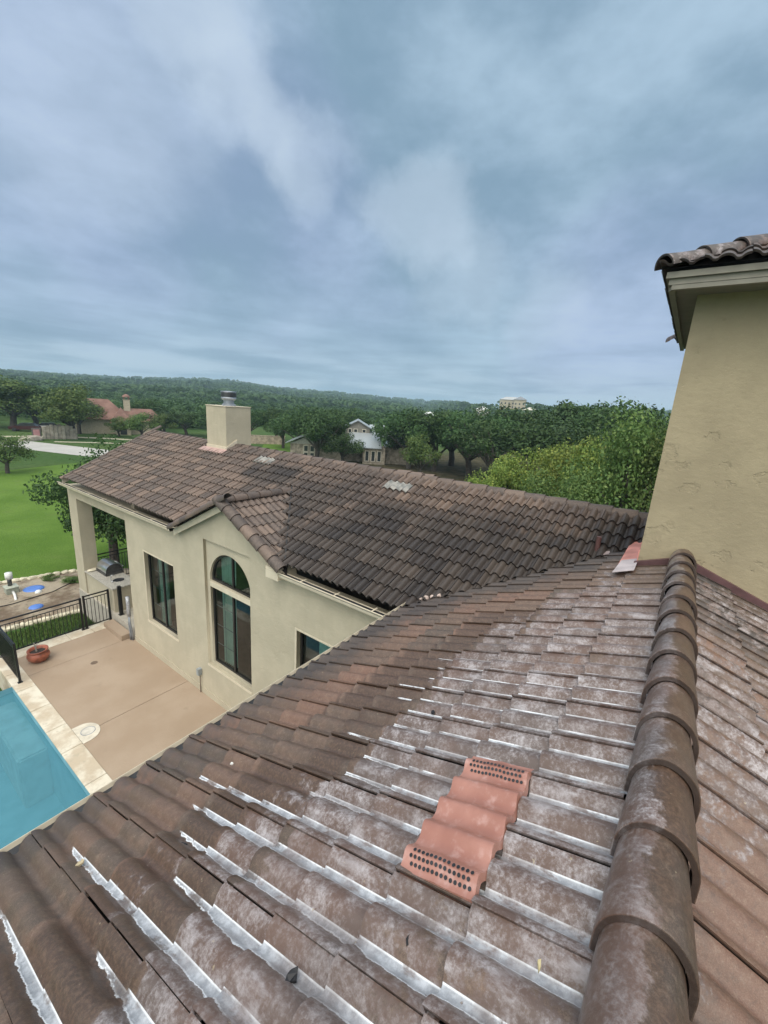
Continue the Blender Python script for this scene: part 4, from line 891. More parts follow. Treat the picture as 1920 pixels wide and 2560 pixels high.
# ------------------------------------------------------------------ ground and terrain
ZG = -8.6
SKY = [(-30, .9), (-5, 1.1), (2.8, 1.11), (9.3, 1.0), (14.5, 1.25), (17.3, 1.5), (20.1, 1.45), (22.9, 1.15), (25.8, .95), (28.8, .78), (36.1, .70), (42.8, .97), (47.6, .95), (52.1, 1.15), (55.4, 1.47), (59.6, 1.36), (64, 1.10), (69.8, .88), (73.7, .84), (77.3, .73), (100, .8), (400, .8)]
def sky_el(a):
    for (a0, e0), (a1, e1) in zip(SKY, SKY[1:]):
        if a0 <= a <= a1: return e0+(e1-e0)*(a-a0)/(a1-a0)
    return .8
def ridge_r(a): # distance of the skyline hill
    if a < 8: return 1300
    if a < 24: return 430+ (0 if a > 12 else (12-a)/4*870)
    if a < 34: return 430+(a-24)/10*1500
    return 1500
def terr(x, y):
    r = math.hypot(x, y); a = math.degrees(math.atan2(y, x)); RR = ridge_r(a); hh = RR*math.tan(math.radians(sky_el(a)))-6
    r0 = 120 if RR > 600 else 100
    s = max(0, min(1, (r-r0)/(RR-r0))); s = s*s*(3-2*s)
    if 9 < a < 33: s = s**2.0
    z = ZG+(hh-ZG)*s
    if r > 300 and RR > 600: z += 6*mnoise.noise(Vector((x*.004, y*.004, 0)))*min(1, (r-300)/300)*(1 if r < RR*.9 else .3)
    if r > RR: z -= (r-RR)*0.05
    return z
radii = [0, 14, 20, 30, 42, 58, 75, 95, 120, 150, 190, 240, 300, 370, 450, 540, 640, 760, 900, 1050, 1200, 1350, 1500, 1750, 2200, 3200]
NA = 240; vs = []; fs = []
for i, r in enumerate(radii):
    for j in range(NA):
        a = 2*PI*j/NA; x, y = r*math.cos(a), r*math.sin(a); vs.append((x, y, terr(x, y) if r > 60 else ZG))
for i in range(len(radii)-1):
    for j in range(NA):
        fs.append((i*NA+j, i*NA+(j+1) % NA, (i+1)*NA+(j+1) % NA, (i+1)*NA+j))
m, t, b = mat('rough_grass'); v = t.geo()
c = t.mix(t.ramp(t.noise(v, 0.06, 5), 0.35, 0.65), (0.050, 0.105, 0.028), (0.085, 0.130, 0.040)); c = t.mix(t.ramp(t.noise(v, 1.4, 6), 0.4, 0.7), c, (0.045, 0.085, 0.022))
lit = t.noise(v, 0.035, 4)
sx_ = t.new('ShaderNodeSeparateXYZ'); t.put(sx_.inputs[0], v)
# bare leaf litter under the oaks on the right
under = t.math('MULTIPLY', t.ramp(sx_.outputs[0], 38, 48), t.math('SUBTRACT', 1.0, t.ramp(sx_.outputs[1], 36, 46)))
c = t.mix(t.math('MULTIPLY', under, 0.85), c, t.mix(t.ramp(t.noise(v, 0.8, 5), 0.4, 0.6), (0.055, 0.042, 0.026), (0.10, 0.075, 0.05)))
t.put(b.inputs['Base Color'], c); b.inputs['Roughness'].default_value = 0.95; b.inputs['Specular IOR Level'].default_value = 0.1
t.put(b.inputs['Normal'], t.bump(t.noise(v, 6, 5), 1.0, 0.15)); M['ground'] = m
# the pool basin and patio sit in a hole of the ground sheet: inner rings start beyond them
bmg = BM(); me = mesh_np('ground', vs, fs); bmg.from_mesh(me)
dele = [v_ for v_ in bmg.verts if v_.co.xy.length < 0.1]
bmesh.ops.remove_doubles(bmg, verts=dele, dist=0.01)
bmg.to_mesh(me); bmg.free()
gnd = obj('ground', me, M['ground'], kind='structure', smooth=True)
# cut the pool out
bmg = BM(); bmg.from_mesh(gnd.data)
for co_, no_ in (((2.25, 0, 0), (1, 0, 0)), ((0, 13.28, 0), (0, 1, 0)), ((-7, 0, 0), (1, 0, 0)), ((0, 0, 0), (0, 1, 0))):
    g_ = [f_ for f_ in bmg.faces if f_.calc_center_median().xy.length < 60]
    ge = set(g_) | {e for f_ in g_ for e in f_.edges} | {v_ for f_ in g_ for v_ in f_.verts}
    bmesh.ops.bisect_plane(bmg, geom=list(ge), plane_co=co_, plane_no=no_)
kill = [f_ for f_ in bmg.faces if -7 < f_.calc_center_median().x < 2.25 and 0 < f_.calc_center_median().y < 13.28]
bmesh.ops.delete(bmg, geom=kill, context='FACES'); bmg.to_mesh(gnd.data); bmg.free()

m, t, b = mat('mown_lawn'); v = t.geo()
c = t.mix(t.ramp(t.noise(v, 0.18, 5), 0.35, 0.65), (0.084, 0.160, 0.020), (0.128, 0.215, 0.036)); c = t.mix(t.math('MULTIPLY', t.ramp(t.noise(v, 14, 5), 0.42, 0.7), 0.5), c, (0.038, 0.088, 0.010))
c = t.mix(t.math('MULTIPLY', t.ramp(t.noise(v, 0.7, 5), 0.55, 0.75), 0.35), c, (0.13, 0.17, 0.05))
t.put(b.inputs['Base Color'], c); b.inputs['Roughness'].default_value = 0.9; b.inputs['Specular IOR Level'].default_value = 0.15
t.put(b.inputs['Normal'], t.bump(t.noise(v, 22, 4), 0.9, 0.05)); M['lawn'] = m
def sheet(name, pts, z, m_, sub=0):
    bm = BM(); bm.faces.new([bm.verts.new((x, y, z)) for x, y in pts])
    return obj(name, bm, m_, kind='structure')
lawn_edge = [(-25, 24.5), (-6, 24.0), (0, 23.7), (2.2, 23.45), (4.1, 23.1), (5.4, 22.8), (6.8, 22.45), (8.6, 21.2), (10, 19.0), (11.5, 18.2), (20, 18.0), (34, 20)]
sheet('lawn', lawn_edge+[(36, 40), (30, 58), (24, 58), (16, 55.7), (11, 54.0), (-25, 47)], ZG+.012, M['lawn'])
sheet('lawn_patch', [(44, 50), (49, 47), (58, 56), (62, 66), (54, 68), (47, 60)], ZG+.012, M['lawn'])
sheet('grass_strip', [(-5, 15.2), (5.4, 15.2), (5.4, 17.9), (2.8, 18.3), (-5, 18.6)], ZG+.006, plain('strip_grass', (0.045, 0.115, 0.022), 0.95, var=0.35, scale=3, bump=0.8))
conc = plain('pale_concrete', (0.40, 0.39, 0.36), 0.9, var=0.08, scale=1)
def strip(name, cl, wd, z, m_):
    bm = BM(); L_, R_ = [], []
    for i, p in enumerate(cl):
        a = Vector(cl[max(i-1, 0)]); b_ = Vector(cl[min(i+1, len(cl)-1)]); d_ = (b_-a).normalized(); n_ = Vector((-d_.y, d_.x))*wd/2
        L_.append(bm.verts.new((p[0]+n_.x, p[1]+n_.y, z))); R_.append(bm.verts.new((p[0]-n_.x, p[1]-n_.y, z)))
    for i in range(len(cl)-1): bm.faces.new((L_[i], L_[i+1], R_[i+1], R_[i]))
    return obj(name, bm, m_, kind='structure')
strip('road', [(5, 86), (12, 82.5), (17.8, 78.7), (22.0, 67.3), (25, 58)][0:0] or [(13.5, 86), (17.8, 78.7), (21.9, 67.5), (26, 57), (31, 44)], 6.2, ZG+.02, conc)
strip('driveway', [(2, 89), (18.7, 88.6), (24, 88.0), (30.4, 83.2), (37, 76)], 1.9, ZG+.016, plain('gravel_drive', (0.42, 0.39, 0.28), 0.9, var=0.12))
strip('driveway', [(23, 79), (27, 76.5), (33, 72)], 1.2, ZG+.024, plain('gravel_path', (0.42, 0.39, 0.28), 0.9, var=0.12))

# bare bed with septic lids --------------------------------------------------------
m, t, b = mat('bare_earth'); v = t.geo()
c = t.mix(t.ramp(t.noise(v, 1.1, 6, 0.6), 0.38, 0.62), (0.16, 0.115, 0.075), (0.34, 0.285, 0.21)); c = t.mix(t.math('MULTIPLY', t.ramp(t.noise(v, 7, 6, 0.7), 0.5, 0.68), 0.6), c, (0.12, 0.085, 0.06))
c = t.mix(t.math('MULTIPLY', t.ramp(t.noise(v, 3.3, 5), 0.6, 0.7), 0.5), c, (0.09, 0.12, 0.045))
dst = t.new('ShaderNodeVectorMath', operation='DISTANCE'); t.put(dst.inputs[0], v); dst.inputs[1].default_value = (5.15, 21.4, ZG+.08)
rg = t.math('SUBTRACT', 1.0, t.ramp(t.math('ADD', dst.outputs['Value'], t.math('MULTIPLY', t.noise(v, 2.5, 4), 0.5)), 1.15, 1.35))
c = t.mix(t.math('MULTIPLY', rg, 0.75), c, (0.42, 0.36, 0.27))
t.put(b.inputs['Base Color'], c); b.inputs['Roughness'].default_value = 0.95; t.put(b.inputs['Normal'], t.bump(t.noise(v, 9, 6, 0.7), 1.0, 0.06)); M['earth'] = m
bm = BM(); nx, ny = 90, 44; gv = {}
for i in range(nx+1):
    for j in range(ny+1):
        x = -8+i*18/nx; f0 = 17.95 if x > 5 else 18.3; top = np.interp(x, [p[0] for p in lawn_edge], [p[1] for p in lawn_edge])
        y = f0+(top-f0)*j/ny; e_ = min(j, ny-j)/ny
        gv[i, j] = bm.verts.new((x, y, ZG+.02+min(.12, e_*0.6)+0.05*mnoise.noise(Vector((x*1.3, y*1.3, 0)))*min(1, e_*8)))
for i in range(nx):
    for j in range(ny): bm.faces.new((gv[i, j], gv[i+1, j], gv[i+1, j+1], gv[i, j+1]))
obj('bare_ground', bm, M['earth'], kind='structure', smooth=True)
def lid(x, y, r_, label):
    root = empty('septic_lid', (x, y, ZG+.12), label=label, cat='lid')
    bm = BM(); lathe(bm, [(r_, -.1), (r_, .03), (r_*.96, .05), (r_*.6, .075), (0, .085)], n=30); _obj('cover', bm, M['blue'], smooth=True).parent = root
    bm = BM(); lathe(bm, [(r_*1.06, -.1), (r_*1.06, .015), (r_*1.0, .02)], n=30); _obj('rim', bm, M['galv']).parent = root
lid(4.81, 21.27, .36, 'larger blue round septic lid on the pale sandy circle')
lid(4.37, 19.36, .23, 'smaller blue round septic lid nearer the railing')
vb = empty('sprinkler_box', (4.15, 21.5, ZG+.12), label='grey valve box with a white capped neck and white pipe on the bare earth', cat='valve box')
bm = BM(); box(bm, (-.20, -.22, -.1), (.20, .22, .26), bev=.02); _obj('box', bm, plain('greygreen', (0.30, 0.32, 0.26), 0.6)).parent = vb
bm = BM(); box(bm, (-.22, -.24, .262), (.22, .24, .30), bev=.008); _obj('lid', bm, plain('greygreen2', (0.42, 0.44, 0.36), 0.6)).parent = vb
bm = BM(); tube(bm, [(0, .08, .30), (0, .08, .62)], .075, 14); _obj('neck', bm, M['darksteel'], smooth=True).parent = vb
bm = BM(); tube(bm, [(0, .08, .60), (0, .08, .86)], .125, 18); _obj('cap', bm, M['white'], smooth=True).parent = vb
bm = BM(); tube(bm, [(0, -.2, .12), (-.02, -.5, .06), (-.1, -.95, .02)], .045, 10); _obj('pipe', bm, M['white'], smooth=True).parent = vb
bm = BM(); lathe(bm, [(.12, -.05), (.12, .04), (.07, .09), (0, .1)], (4.83, 20.75, ZG+.15), 16); tag(_obj('vent_cap', bm, M['white'], smooth=True), 'small white dome cap beside the larger blue lid', 'cap')
bm = BM(); tube(bm, [(6.6, 21.0, ZG+.16), (5.87, 20.77, ZG+.17), (5.2, 20.35, ZG+.18), (4.5, 20.3, ZG+.17), (3.85, 20.19, ZG+.17), (3.2, 20.3, ZG+.17), (2.6, 20.0, ZG+.15)], .018, 6); tag(_obj('garden_hose', bm, M['blackrub'], smooth=True), 'dark hose snaking across the bare earth bed', 'hose')
ORD = ['first','second','third','fourth','fifth','sixth','seventh','eighth','ninth','tenth','eleventh','twelfth','thirteenth','fourteenth','fifteenth','sixteenth','seventeenth','eighteenth','nineteenth','twentieth','twenty first','twenty second']
for i in range(15):
    x = 2.75+i*0.185; y = 18.35-(x-2.75)*0.14
    rock((x+random.uniform(-.03, .03), y, ZG+.08), random.uniform(.10, .17), .10, .09, ORD[i]+' stone from the left in the pale edging row behind the patio railing', name='edging_stone', cat='stone', group='limestone edging between grass and bare bed', seed=i+10, rz=random.uniform(-.3, .3))
for i in range(22):
    x = 0.9+i*0.285; y = float(np.interp(x, [p[0] for p in lawn_edge], [p[1] for p in lawn_edge]))-.05
    rock((x, y, ZG+.08), random.uniform(.14, .22), .13, .08, ORD[i]+' stone from the left in the low edging along the lawn', name='edging_stone', cat='stone', group='limestone edging along the lawn', seed=i+40, rz=random.uniform(-.3, .3))

# ------------------------------------------------------------------ foliage
def leaf_mat(name, dark, lite, ylw=None):
    m, t, b = mat(name); A = t.attr('lf'); s_ = t.new('ShaderNodeSeparateColor'); t.put(s_.inputs[0], A.outputs['Color'])
    oi = t.new('ShaderNodeObjectInfo')
    c = t.mix(s_.outputs[0], dark, lite)
    if ylw: c = t.mix(t.math('MULTIPLY', t.ramp(s_.outputs[1], 0.55, 1.0), 0.8), c, ylw)
    hs = t.new('ShaderNodeHueSaturation'); t.put(hs.inputs['Color'], c); t.put(hs.inputs['Value'], t.math('ADD', 0.82, t.math('MULTIPLY', oi.outputs['Random'], 0.36))); t.put(hs.inputs['Hue'], t.math('ADD', 0.49, t.math('MULTIPLY', oi.outputs['Random'], 0.02)))
    t.put(b.inputs['Base Color'], hs.outputs[0]); b.inputs['Roughness'].default_value = 0.6; b.inputs['Specular IOR Level'].default_value = 0.25
    trl = t.new('ShaderNodeBsdfTranslucent'); t.put(trl.inputs[0], hs.outputs[0]); mx = t.new('ShaderNodeMixShader'); mx.inputs[0].default_value = 0.25
    t.put(mx.inputs[1], b.outputs[0]); t.put(mx.inputs[2], trl.outputs[0]); t.put(t.n['Material Output'].inputs[0], mx.outputs[0]); return m
M['oak'] = leaf_mat('oak_leaves', (0.024, 0.056, 0.020), (0.062, 0.118, 0.036), (0.085, 0.14, 0.04))
M['light'] = leaf_mat('light_leaves', (0.095, 0.150, 0.028), (0.210, 0.285, 0.060), (0.33, 0.36, 0.08))
M['mid'] = leaf_mat('mid_leaves', (0.052, 0.105, 0.028), (0.120, 0.190, 0.050), (0.19, 0.25, 0.07))
M['farleaf'] = leaf_mat('woodland_leaves', (0.038, 0.078, 0.026), (0.068, 0.118, 0.036))
M['bark'] = plain('bark', (0.060, 0.050, 0.042), 0.95, var=0.3, scale=6, bump=0.8)
def crown_mesh(seed, nl, leaf, lobes=18, flat=0.62, spread=1.0, zc=0.62, low=0.0):
    """unit-height tree crown: leaf quads clustered round lobes; radius about 0.6"""
    g = np.random.default_rng(seed); L_ = []
    while len(L_) < lobes:
        p = g.uniform(-1, 1, 3)
        if 0.25 < np.linalg.norm(p) < 1 and p[2] > -0.55-low: L_.append(p)
    L_ = np.array(L_); L_[:, :2] *= 0.46*spread; L_[:, 2] = zc+L_[:, 2]*0.27*flat/0.62
    rad = g.uniform(0.11, 0.20, lobes)
    tone = g.uniform(0, 1, lobes)
    idx = g.integers(0, lobes, nl); d_ = g.normal(size=(nl, 3)); d_ /= np.linalg.norm(d_, axis=1)[:, None]
    rr = rad[idx]*(g.uniform(0.25, 1.0, nl)**0.45)*g.uniform(0.85, 1.25, nl)
    P = L_[idx]+d_*rr[:, None]*np.array([1, 1, 0.8])
    nrm = d_+g.normal(size=(nl, 3))*0.55+np.array([0, 0, .35]); nrm /= np.linalg.norm(nrm, axis=1)[:, None]
    a = np.cross(nrm, g.normal(size=(nl, 3))); a /= np.linalg.norm(a, axis=1)[:, None]; b_ = np.cross(nrm, a)
    s_ = leaf*g.uniform(0.6, 1.3, nl)[:, None]
    V = np.empty((nl, 4, 3)); V[:, 0] = P-a*s_; V[:, 1] = P-b_*s_*.55+nrm*s_*.12; V[:, 2] = P+a*s_; V[:, 3] = P+b_*s_*.55-nrm*s_*.08
    me = bpy.data.meshes.new('crown'); me.vertices.add(nl*4); me.vertices.foreach_set('co', V.astype(np.float32).ravel())
    me.loops.add(nl*4); me.loops.foreach_set('vertex_index', np.arange(nl*4, dtype=np.int32)); me.polygons.add(nl)
    me.polygons.foreach_set('loop_start', np.arange(0, nl*4, 4, dtype=np.int32)); me.polygons.foreach_set('loop_total', np.full(nl, 4, dtype=np.int32)); me.update()
    col = np.ones((nl, 4, 4), dtype=np.float32)
    col[:, :, 0] = np.clip(tone[idx]*0.5+g.uniform(0, .5, nl), 0, 1)[:, None]; col[:, :, 1] = g.uniform(0, 1, nl)[:, None]
    at = me.attributes.new('lf', 'FLOAT_COLOR', 'POINT'); at.data.foreach_set('color', col.ravel())
    return me, L_
def trunk_mesh(seed, L_, tr=0.035, fork=0.25):
    g = random.Random(seed); bm = BM(); top = Vector((g.uniform(-.03, .03), g.uniform(-.03, .03), fork))
    tube(bm, [(0, 0, -.03), (g.uniform(-.01, .01), 0, fork*.5), top], tr*1.25, 8, r2=tr)
    for l in L_[::2]:
        l = Vector(l); mid = top.lerp(l, .5)+Vector((g.uniform(-.05, .05), g.uniform(-.05, .05), .02)); tube(bm, [top-Vector((0, 0, .02)), mid, l], tr*.55, 6, r2=tr*.12)
    me = bpy.data.meshes.new('trunk'); bm.to_mesh(me); bm.free(); return me
TM = {}
def template(key, **k):
    lf_m = k.pop('m'); me, L_ = crown_mesh(**k); me.materials.append(lf_m); tm = trunk_mesh(k['seed'], L_); tm.materials.append(M['bark']); TM[key] = (me, tm)
for i in range(4): template('oak%d' % i, seed=20+i, nl=5200, leaf=0.021, lobes=20+2*i, m=M['oak'], flat=.6, spread=1.05)
for i in range(3): template('mid%d' % i, seed=40+i, nl=5200, leaf=0.020, lobes=20, m=M['mid'], flat=.8, spread=.9)
for i in range(3): template('light%d' % i, seed=60+i, nl=9000, leaf=0.017, lobes=26, m=M['light'], flat=.9, spread=.8, low=.35, zc=.58)
template('nearoak', seed=81, nl=19000, leaf=0.014, lobes=34, m=M['oak'], flat=.75, spread=1.0, low=.45, zc=.60)
template('nearmid', seed=83, nl=16000, leaf=0.0125, lobes=36, m=M['mid'], flat=1.0, spread=.95, low=.45, zc=.55)
def tree(key, x, y, h, w, label, name='oak_tree', rz=None, z=None, cat='tree', group=None):
    zb = (ZG if math.hypot(x, y) < 62 else terr(x, y)) if z is None else z
    root = empty(name, (x, y, zb), rz=random.uniform(0, 6.28) if rz is None else rz, label=label, cat=cat, group=group)
    root.scale = (w, w, h)
    cm, tm = TM[key]
    a = bpy.data.objects.new('crown', cm); C.objects.link(a); a.parent = root
    b_ = bpy.data.objects.new('trunk', tm); C.objects.link(b_); b_.parent = root
    return root
# w is the diameter in metres (unit crown is about 1 wide)
tree('nearoak', 8.1, 21.6, 6.5, 5.2, 'spreading oak just behind the porch column with branches below the eave', rz=1.1)
tree('mid0', 27.0, 83.0, 8.6, 12.5, 'round bright green tree beside the stone monument across the road', name='round_tree', rz=.3)
tree('mid1', 11.3, 52.5, 3.8, 4.6, 'small pale tree at the left edge of the photo on the lawn border', name='small_tree', rz=.9)
G1 = 'oaks between the chimney and the metal roofed house'
tree('oak0', 51.1, 59.2, 6.6, 6.6, 'slim oak right of the wing chimney in front of the stone retaining wall', group=G1, rz=.2)
tree('oak1', 42.7, 42.3, 8.2, 8.8, 'broad oak hiding the left part of the metal roofed house', group=G1, rz=1.9)
tree('oak2', 57.5, 68.5, 7.4, 8, 'oak directly behind the wing chimney', group=G1, rz=2.2)
tree('oak3', 54.0, 72.5, 7.2, 8, 'oak left of the wing chimney in the middle distance', group=G1, rz=2.2)
tree('oak0', 59.5, 62.0, 8.0, 9, 'oak behind the gap between the two oaks right of the chimney', group=G1)
tree('oak3', 60.5, 52.5, 8.6, 9.5, 'oak standing behind the left roof of the metal roofed house', group=G1)
for k, x, y, h, w, l in [('oak0', 44.4, 38.9, 4.9, 6.2, 'low oak before the stone ground floor of the metal roofed house'), ('oak2', 46.5, 44.5, 6.2, 7.5, 'oak between the broad oak and the grey gable'),
    ('oak3', 53.5, 36.2, 7.2, 7.0, 'oak closing the gap right of the grey gable'), ('oak1', 47.5, 50.5, 7.4, 9.0, 'oak filling the second row left of the metal roofed house')]: tree(k, x, y, h, w, l, group=G1)
G2 = 'dark oaks along the far side of the garden'
big = [('oak1', 50.8, 32.0, 8.6, 7.6, 'oak touching the right side of the metal roofed house'), ('oak2', 52.4, 28.7, 8.9, 9.0, 'second dark oak right of the metal roofed house'),
 ('oak3', 51.8, 23.1, 9.2, 8.5, 'third dark oak right of the metal roofed house'), ('oak0', 57.6, 21.8, 9.9, 9.0, 'oak whose crown rises right of the third dark oak'),
 ('oak1', 61.2, 17.7, 10.2, 10, 'tall oak below the hillside house'), ('oak2', 60.0, 13.2, 11.2, 9.6, 'tallest feathery tree against the sky'),
 ('oak3', 57.2, 8.4, 11.6, 9.6, 'tall tree against the sky left of the tower'), ('oak0', 54.5, 4.2, 10.6, 9, 'tall tree partly hidden by the tower wall'),
 ('oak2', 60.0, 30.0, 9.0, 9.5, 'oak in the second row behind the house corner'), ('oak3', 48.2, 18.3, 8.3, 8.0, 'oak in front of the dark row at its right end'), ('oak1', 50.5, 12.5, 8.8, 8.4, 'oak behind the light green trees'),
 ('oak0', 47.0, 6.5, 8.6, 8.4, 'oak behind the tallest light green tree'), ('mid2', 44.5, 26.3, 5.2, 4.6, 'low pale oak before the dark tree row')]
for k, x, y, h, w, l in big: tree(k, x, y, h*1.03, w*1.22, l, group=G2)
G3 = 'light green trees just beyond the wing roof'
for k, x, y, h, w, l in [('light0', 28.2, 11.0, 5.1, 4.0, 'yellow green tree farthest left above the wing ridge'), ('light1', 30.2, 9.6, 6.2, 5.2, 'second yellow green tree above the wing ridge'),
 ('light2', 31.2, 7.6, 6.7, 5.4, 'light green tree in the middle above the wing ridge'), ('light0', 29.2, 5.8, 7.2, 5.2, 'light green tree third from the tower'),
 ('light1', 27.6, 3.9, 7.5, 5.2, 'light green tree second from the tower'), ('nearmid', 24.9, 2.1, 9.2, 6.4, 'tall leafy tree beside the tower wall'), ('nearmid', 24.2, 0.0, 8.6, 6.0, 'leafy tree mostly behind the tower wall'), ('nearmid', 21.5, 4.6, 6.0, 5.2, 'lower leafy tree nearest the wing ridge')]:
    tree(k, x, y, h, w, l, name='leafy_tree', group=G3)
G4 = 'trees at the left across the road'
lft = [(24.0, 103, 9.4, 13, 'dark tree at the far left edge'), (19.0, 106, 9.6, 13, 'dark tree beyond the left edge'), (28.5, 107, 9.0, 12, 'dark tree left of the round bright tree'), (33, 98, 7.6, 9, 'tree between the round bright tree and the red roof'), (40, 93.8, 4.0, 5, 'bushy tree before the red roofed house entrance'), (44.5, 88, 5.0, 7, 'tree hiding the right end of the red roofed house'),
 (41.0, 82, 4.4, 6, 'low tree right of the red house walls'), (47, 84, 5.6, 7.5, 'tree behind the wing roof left end'), (50, 78, 6.2, 8, 'tree left of the chimney in the second row'), (34.5, 84.5, 3.6, 4.6, 'bush left of the red house porch'), (55, 82, 7.0, 9, 'tree behind the chimney in the third row'), (46, 96, 7.6, 9, 'tree behind the right end of the red house'), (36.5, 80, 4.6, 6.5, 'bushy oak before the red house walls'), (30.5, 91, 7.2, 8, 'tree overlapping the left end of the red roof')]
for i, (x, y, h, w, l) in enumerate(lft): tree(('oak%d' % (i % 4)) if i % 3 else 'mid%d' % (i % 3), x, y, h, w, l, group=G4, z=ZG)
# distant woods: one mass nobody could count
def woods(name, n, rmin, rmax, seed, nl, size, leaf, amin=-18, amax=96):
    g = np.random.default_rng(seed); base, _ = crown_mesh(seed, nl, leaf, lobes=9, flat=.9, spread=.9, zc=.45, low=.4)
    k = len(base.vertices); B = np.empty(k*3, dtype=np.float32); base.vertices.foreach_get('co', B); B = B.reshape(-1, 3); lf = np.empty(k*4, dtype=np.float32); base.attributes['lf'].data.foreach_get('color', lf); lf = lf.reshape(-1, 4)
    Vs, Ls = [], []
    cnt = 0
    while cnt < n:
        r = math.sqrt(g.uniform(rmin**2, rmax**2)) if rmax < 500 else rmin*(rmax/rmin)**g.uniform()
        a = g.uniform(amin, amax); x, y = r*math.cos(math.radians(a)), r*math.sin(math.radians(a))
        if r > ridge_r(a)*1.04: continue
        if mnoise.noise(Vector((x*.012, y*.012, 5))) > 0.42: continue
        if any(math.hypot(x-hx, y-hy) < hr for hx, hy, hr in ((376, 134, 17), (318, 100, 12), (262, 150, 12), (38, 92, 9), (300, 128, 9))): continue
        if any(abs(a-ha) < hw_ and r < hr_ and r > hr_-w_ for ha, hw_, hr_, w_ in ((19.6, 1.9, 392, 75), (17.3, .9, 325, 30), (29.8, 1.1, 300, 60), (23.2, .9, 322, 40))): continue
        s_ = size*g.uniform(.7, 1.35)*(1+min(r, 1400)/1400*1.0)*(.72 if r < 480 and 9 < a < 33 else 1); th = g.uniform(0, 6.28); c_, q_ = math.cos(th), math.sin(th)
        P = B.copy(); P[:, 0], P[:, 1] = (B[:, 0]*c_-B[:, 1]*q_)*s_*1.25, (B[:, 0]*q_+B[:, 1]*c_)*s_*1.25
        P[:, 2] = B[:, 2]*s_*.95; P += np.array([x, y, terr(x, y)-0.12*s_]); Vs.append(P); l_ = lf.copy(); l_[:, 0] = np.clip(l_[:, 0]*.55+g.uniform(0, .5), 0, 1); l_[:, 1] = l_[:, 1]*g.uniform(0.4, 1.0); Ls.append(l_); cnt += 1
    V = np.concatenate(Vs).astype(np.float32); Lf = np.concatenate(Ls); N_ = len(V)
    me = bpy.data.meshes.new(name); me.vertices.add(N_); me.vertices.foreach_set('co', V.ravel()); me.loops.add(N_); me.loops.foreach_set('vertex_index', np.arange(N_, dtype=np.int32))
    me.polygons.add(N_//4); me.polygons.foreach_set('loop_start', np.arange(0, N_, 4, dtype=np.int32)); me.polygons.foreach_set('loop_total', np.full(N_//4, 4, dtype=np.int32)); me.update()
    at = me.attributes.new('lf', 'FLOAT_COLOR', 'POINT'); at.data.foreach_set('color', Lf.ravel())
    bpy.data.meshes.remove(base)
    return obj(name, me, M['farleaf'], kind='stuff', label='dense green woodland covering the valley and hills', cat='woodland')
woods('woodland', 1000, 112, 300, 5, 380, 6.6, .05)
woods('distant_woodland', 4200, 290, 1500, 9, 90, 10.0, .115)
# shrubs
def shrub(x, y, z, h, w, label, key='mid0'):
    r_ = tree(key, x, y, h, w, label, name='shrub', z=z-h*.3, cat='shrub'); return r_
shrub(5.05, 16.3, ZG, .55, .9, 'dark green shrub between the railing panel and counter wall', 'oak0')
shrub(4.45, 16.1, ZG, .45, .8, 'low green shrub just behind the patio railing', 'oak1')
shrub(6.1, 20.9, ZG+.1, .5, .9, 'weedy tuft on the bare bed near the column', 'mid1')
shrub(5.6, 21.9, ZG+.1, .4, .8, 'weedy tuft on the bare bed by the lawn edge', 'mid2')

# grass blades close to the patio (uncountable)
def blades(name, poly, n, h, z, m_, seed):
    g = np.random.default_rng(seed); xs_, ys_ = [p[0] for p in poly], [p[1] for p in poly]; V = []
    x0, x1, y0, y1 = min(xs_), max(xs_), min(ys_), max(ys_)
    P = np.stack([g.uniform(x0, x1, n), g.uniform(y0, y1, n)], 1); a = g.uniform(0, 6.28, n); hh = h*g.uniform(.5, 1.3, n); w = .012+h*.06
    V = np.empty((n, 3, 3)); V[:, 0] = np.c_[P[:, 0]-np.cos(a)*w, P[:, 1]-np.sin(a)*w, np.full(n, z)]; V[:, 1] = np.c_[P[:, 0]+np.cos(a)*w, P[:, 1]+np.sin(a)*w, np.full(n, z)]
    V[:, 2] = np.c_[P[:, 0]+g.normal(0, h*.35, n), P[:, 1]+g.normal(0, h*.35, n), z+hh]
    me = bpy.data.meshes.new(name); me.vertices.add(n*3); me.vertices.foreach_set('co', V.astype(np.float32).ravel()); me.loops.add(n*3); me.loops.foreach_set('vertex_index', np.arange(n*3, dtype=np.int32))
    me.polygons.add(n); me.polygons.foreach_set('loop_start', np.arange(0, n*3, 3, dtype=np.int32)); me.polygons.foreach_set('loop_total', np.full(n, 3, dtype=np.int32)); me.update()
    at = me.attributes.new('lf', 'FLOAT_COLOR', 'POINT'); c_ = np.repeat(g.uniform(0, 1, (n, 1, 4)), 3, 1).astype(np.float32); at.data.foreach_set('color', c_.ravel())
    return obj(name, me, m_, kind='stuff', label='green grass blades growing behind the patio railing', cat='grass')
blades('grass', [(2.2, 15.25), (5.4, 15.25), (5.4, 18.0), (2.2, 18.0)], 9000, .13, ZG, M['mid'], 4)

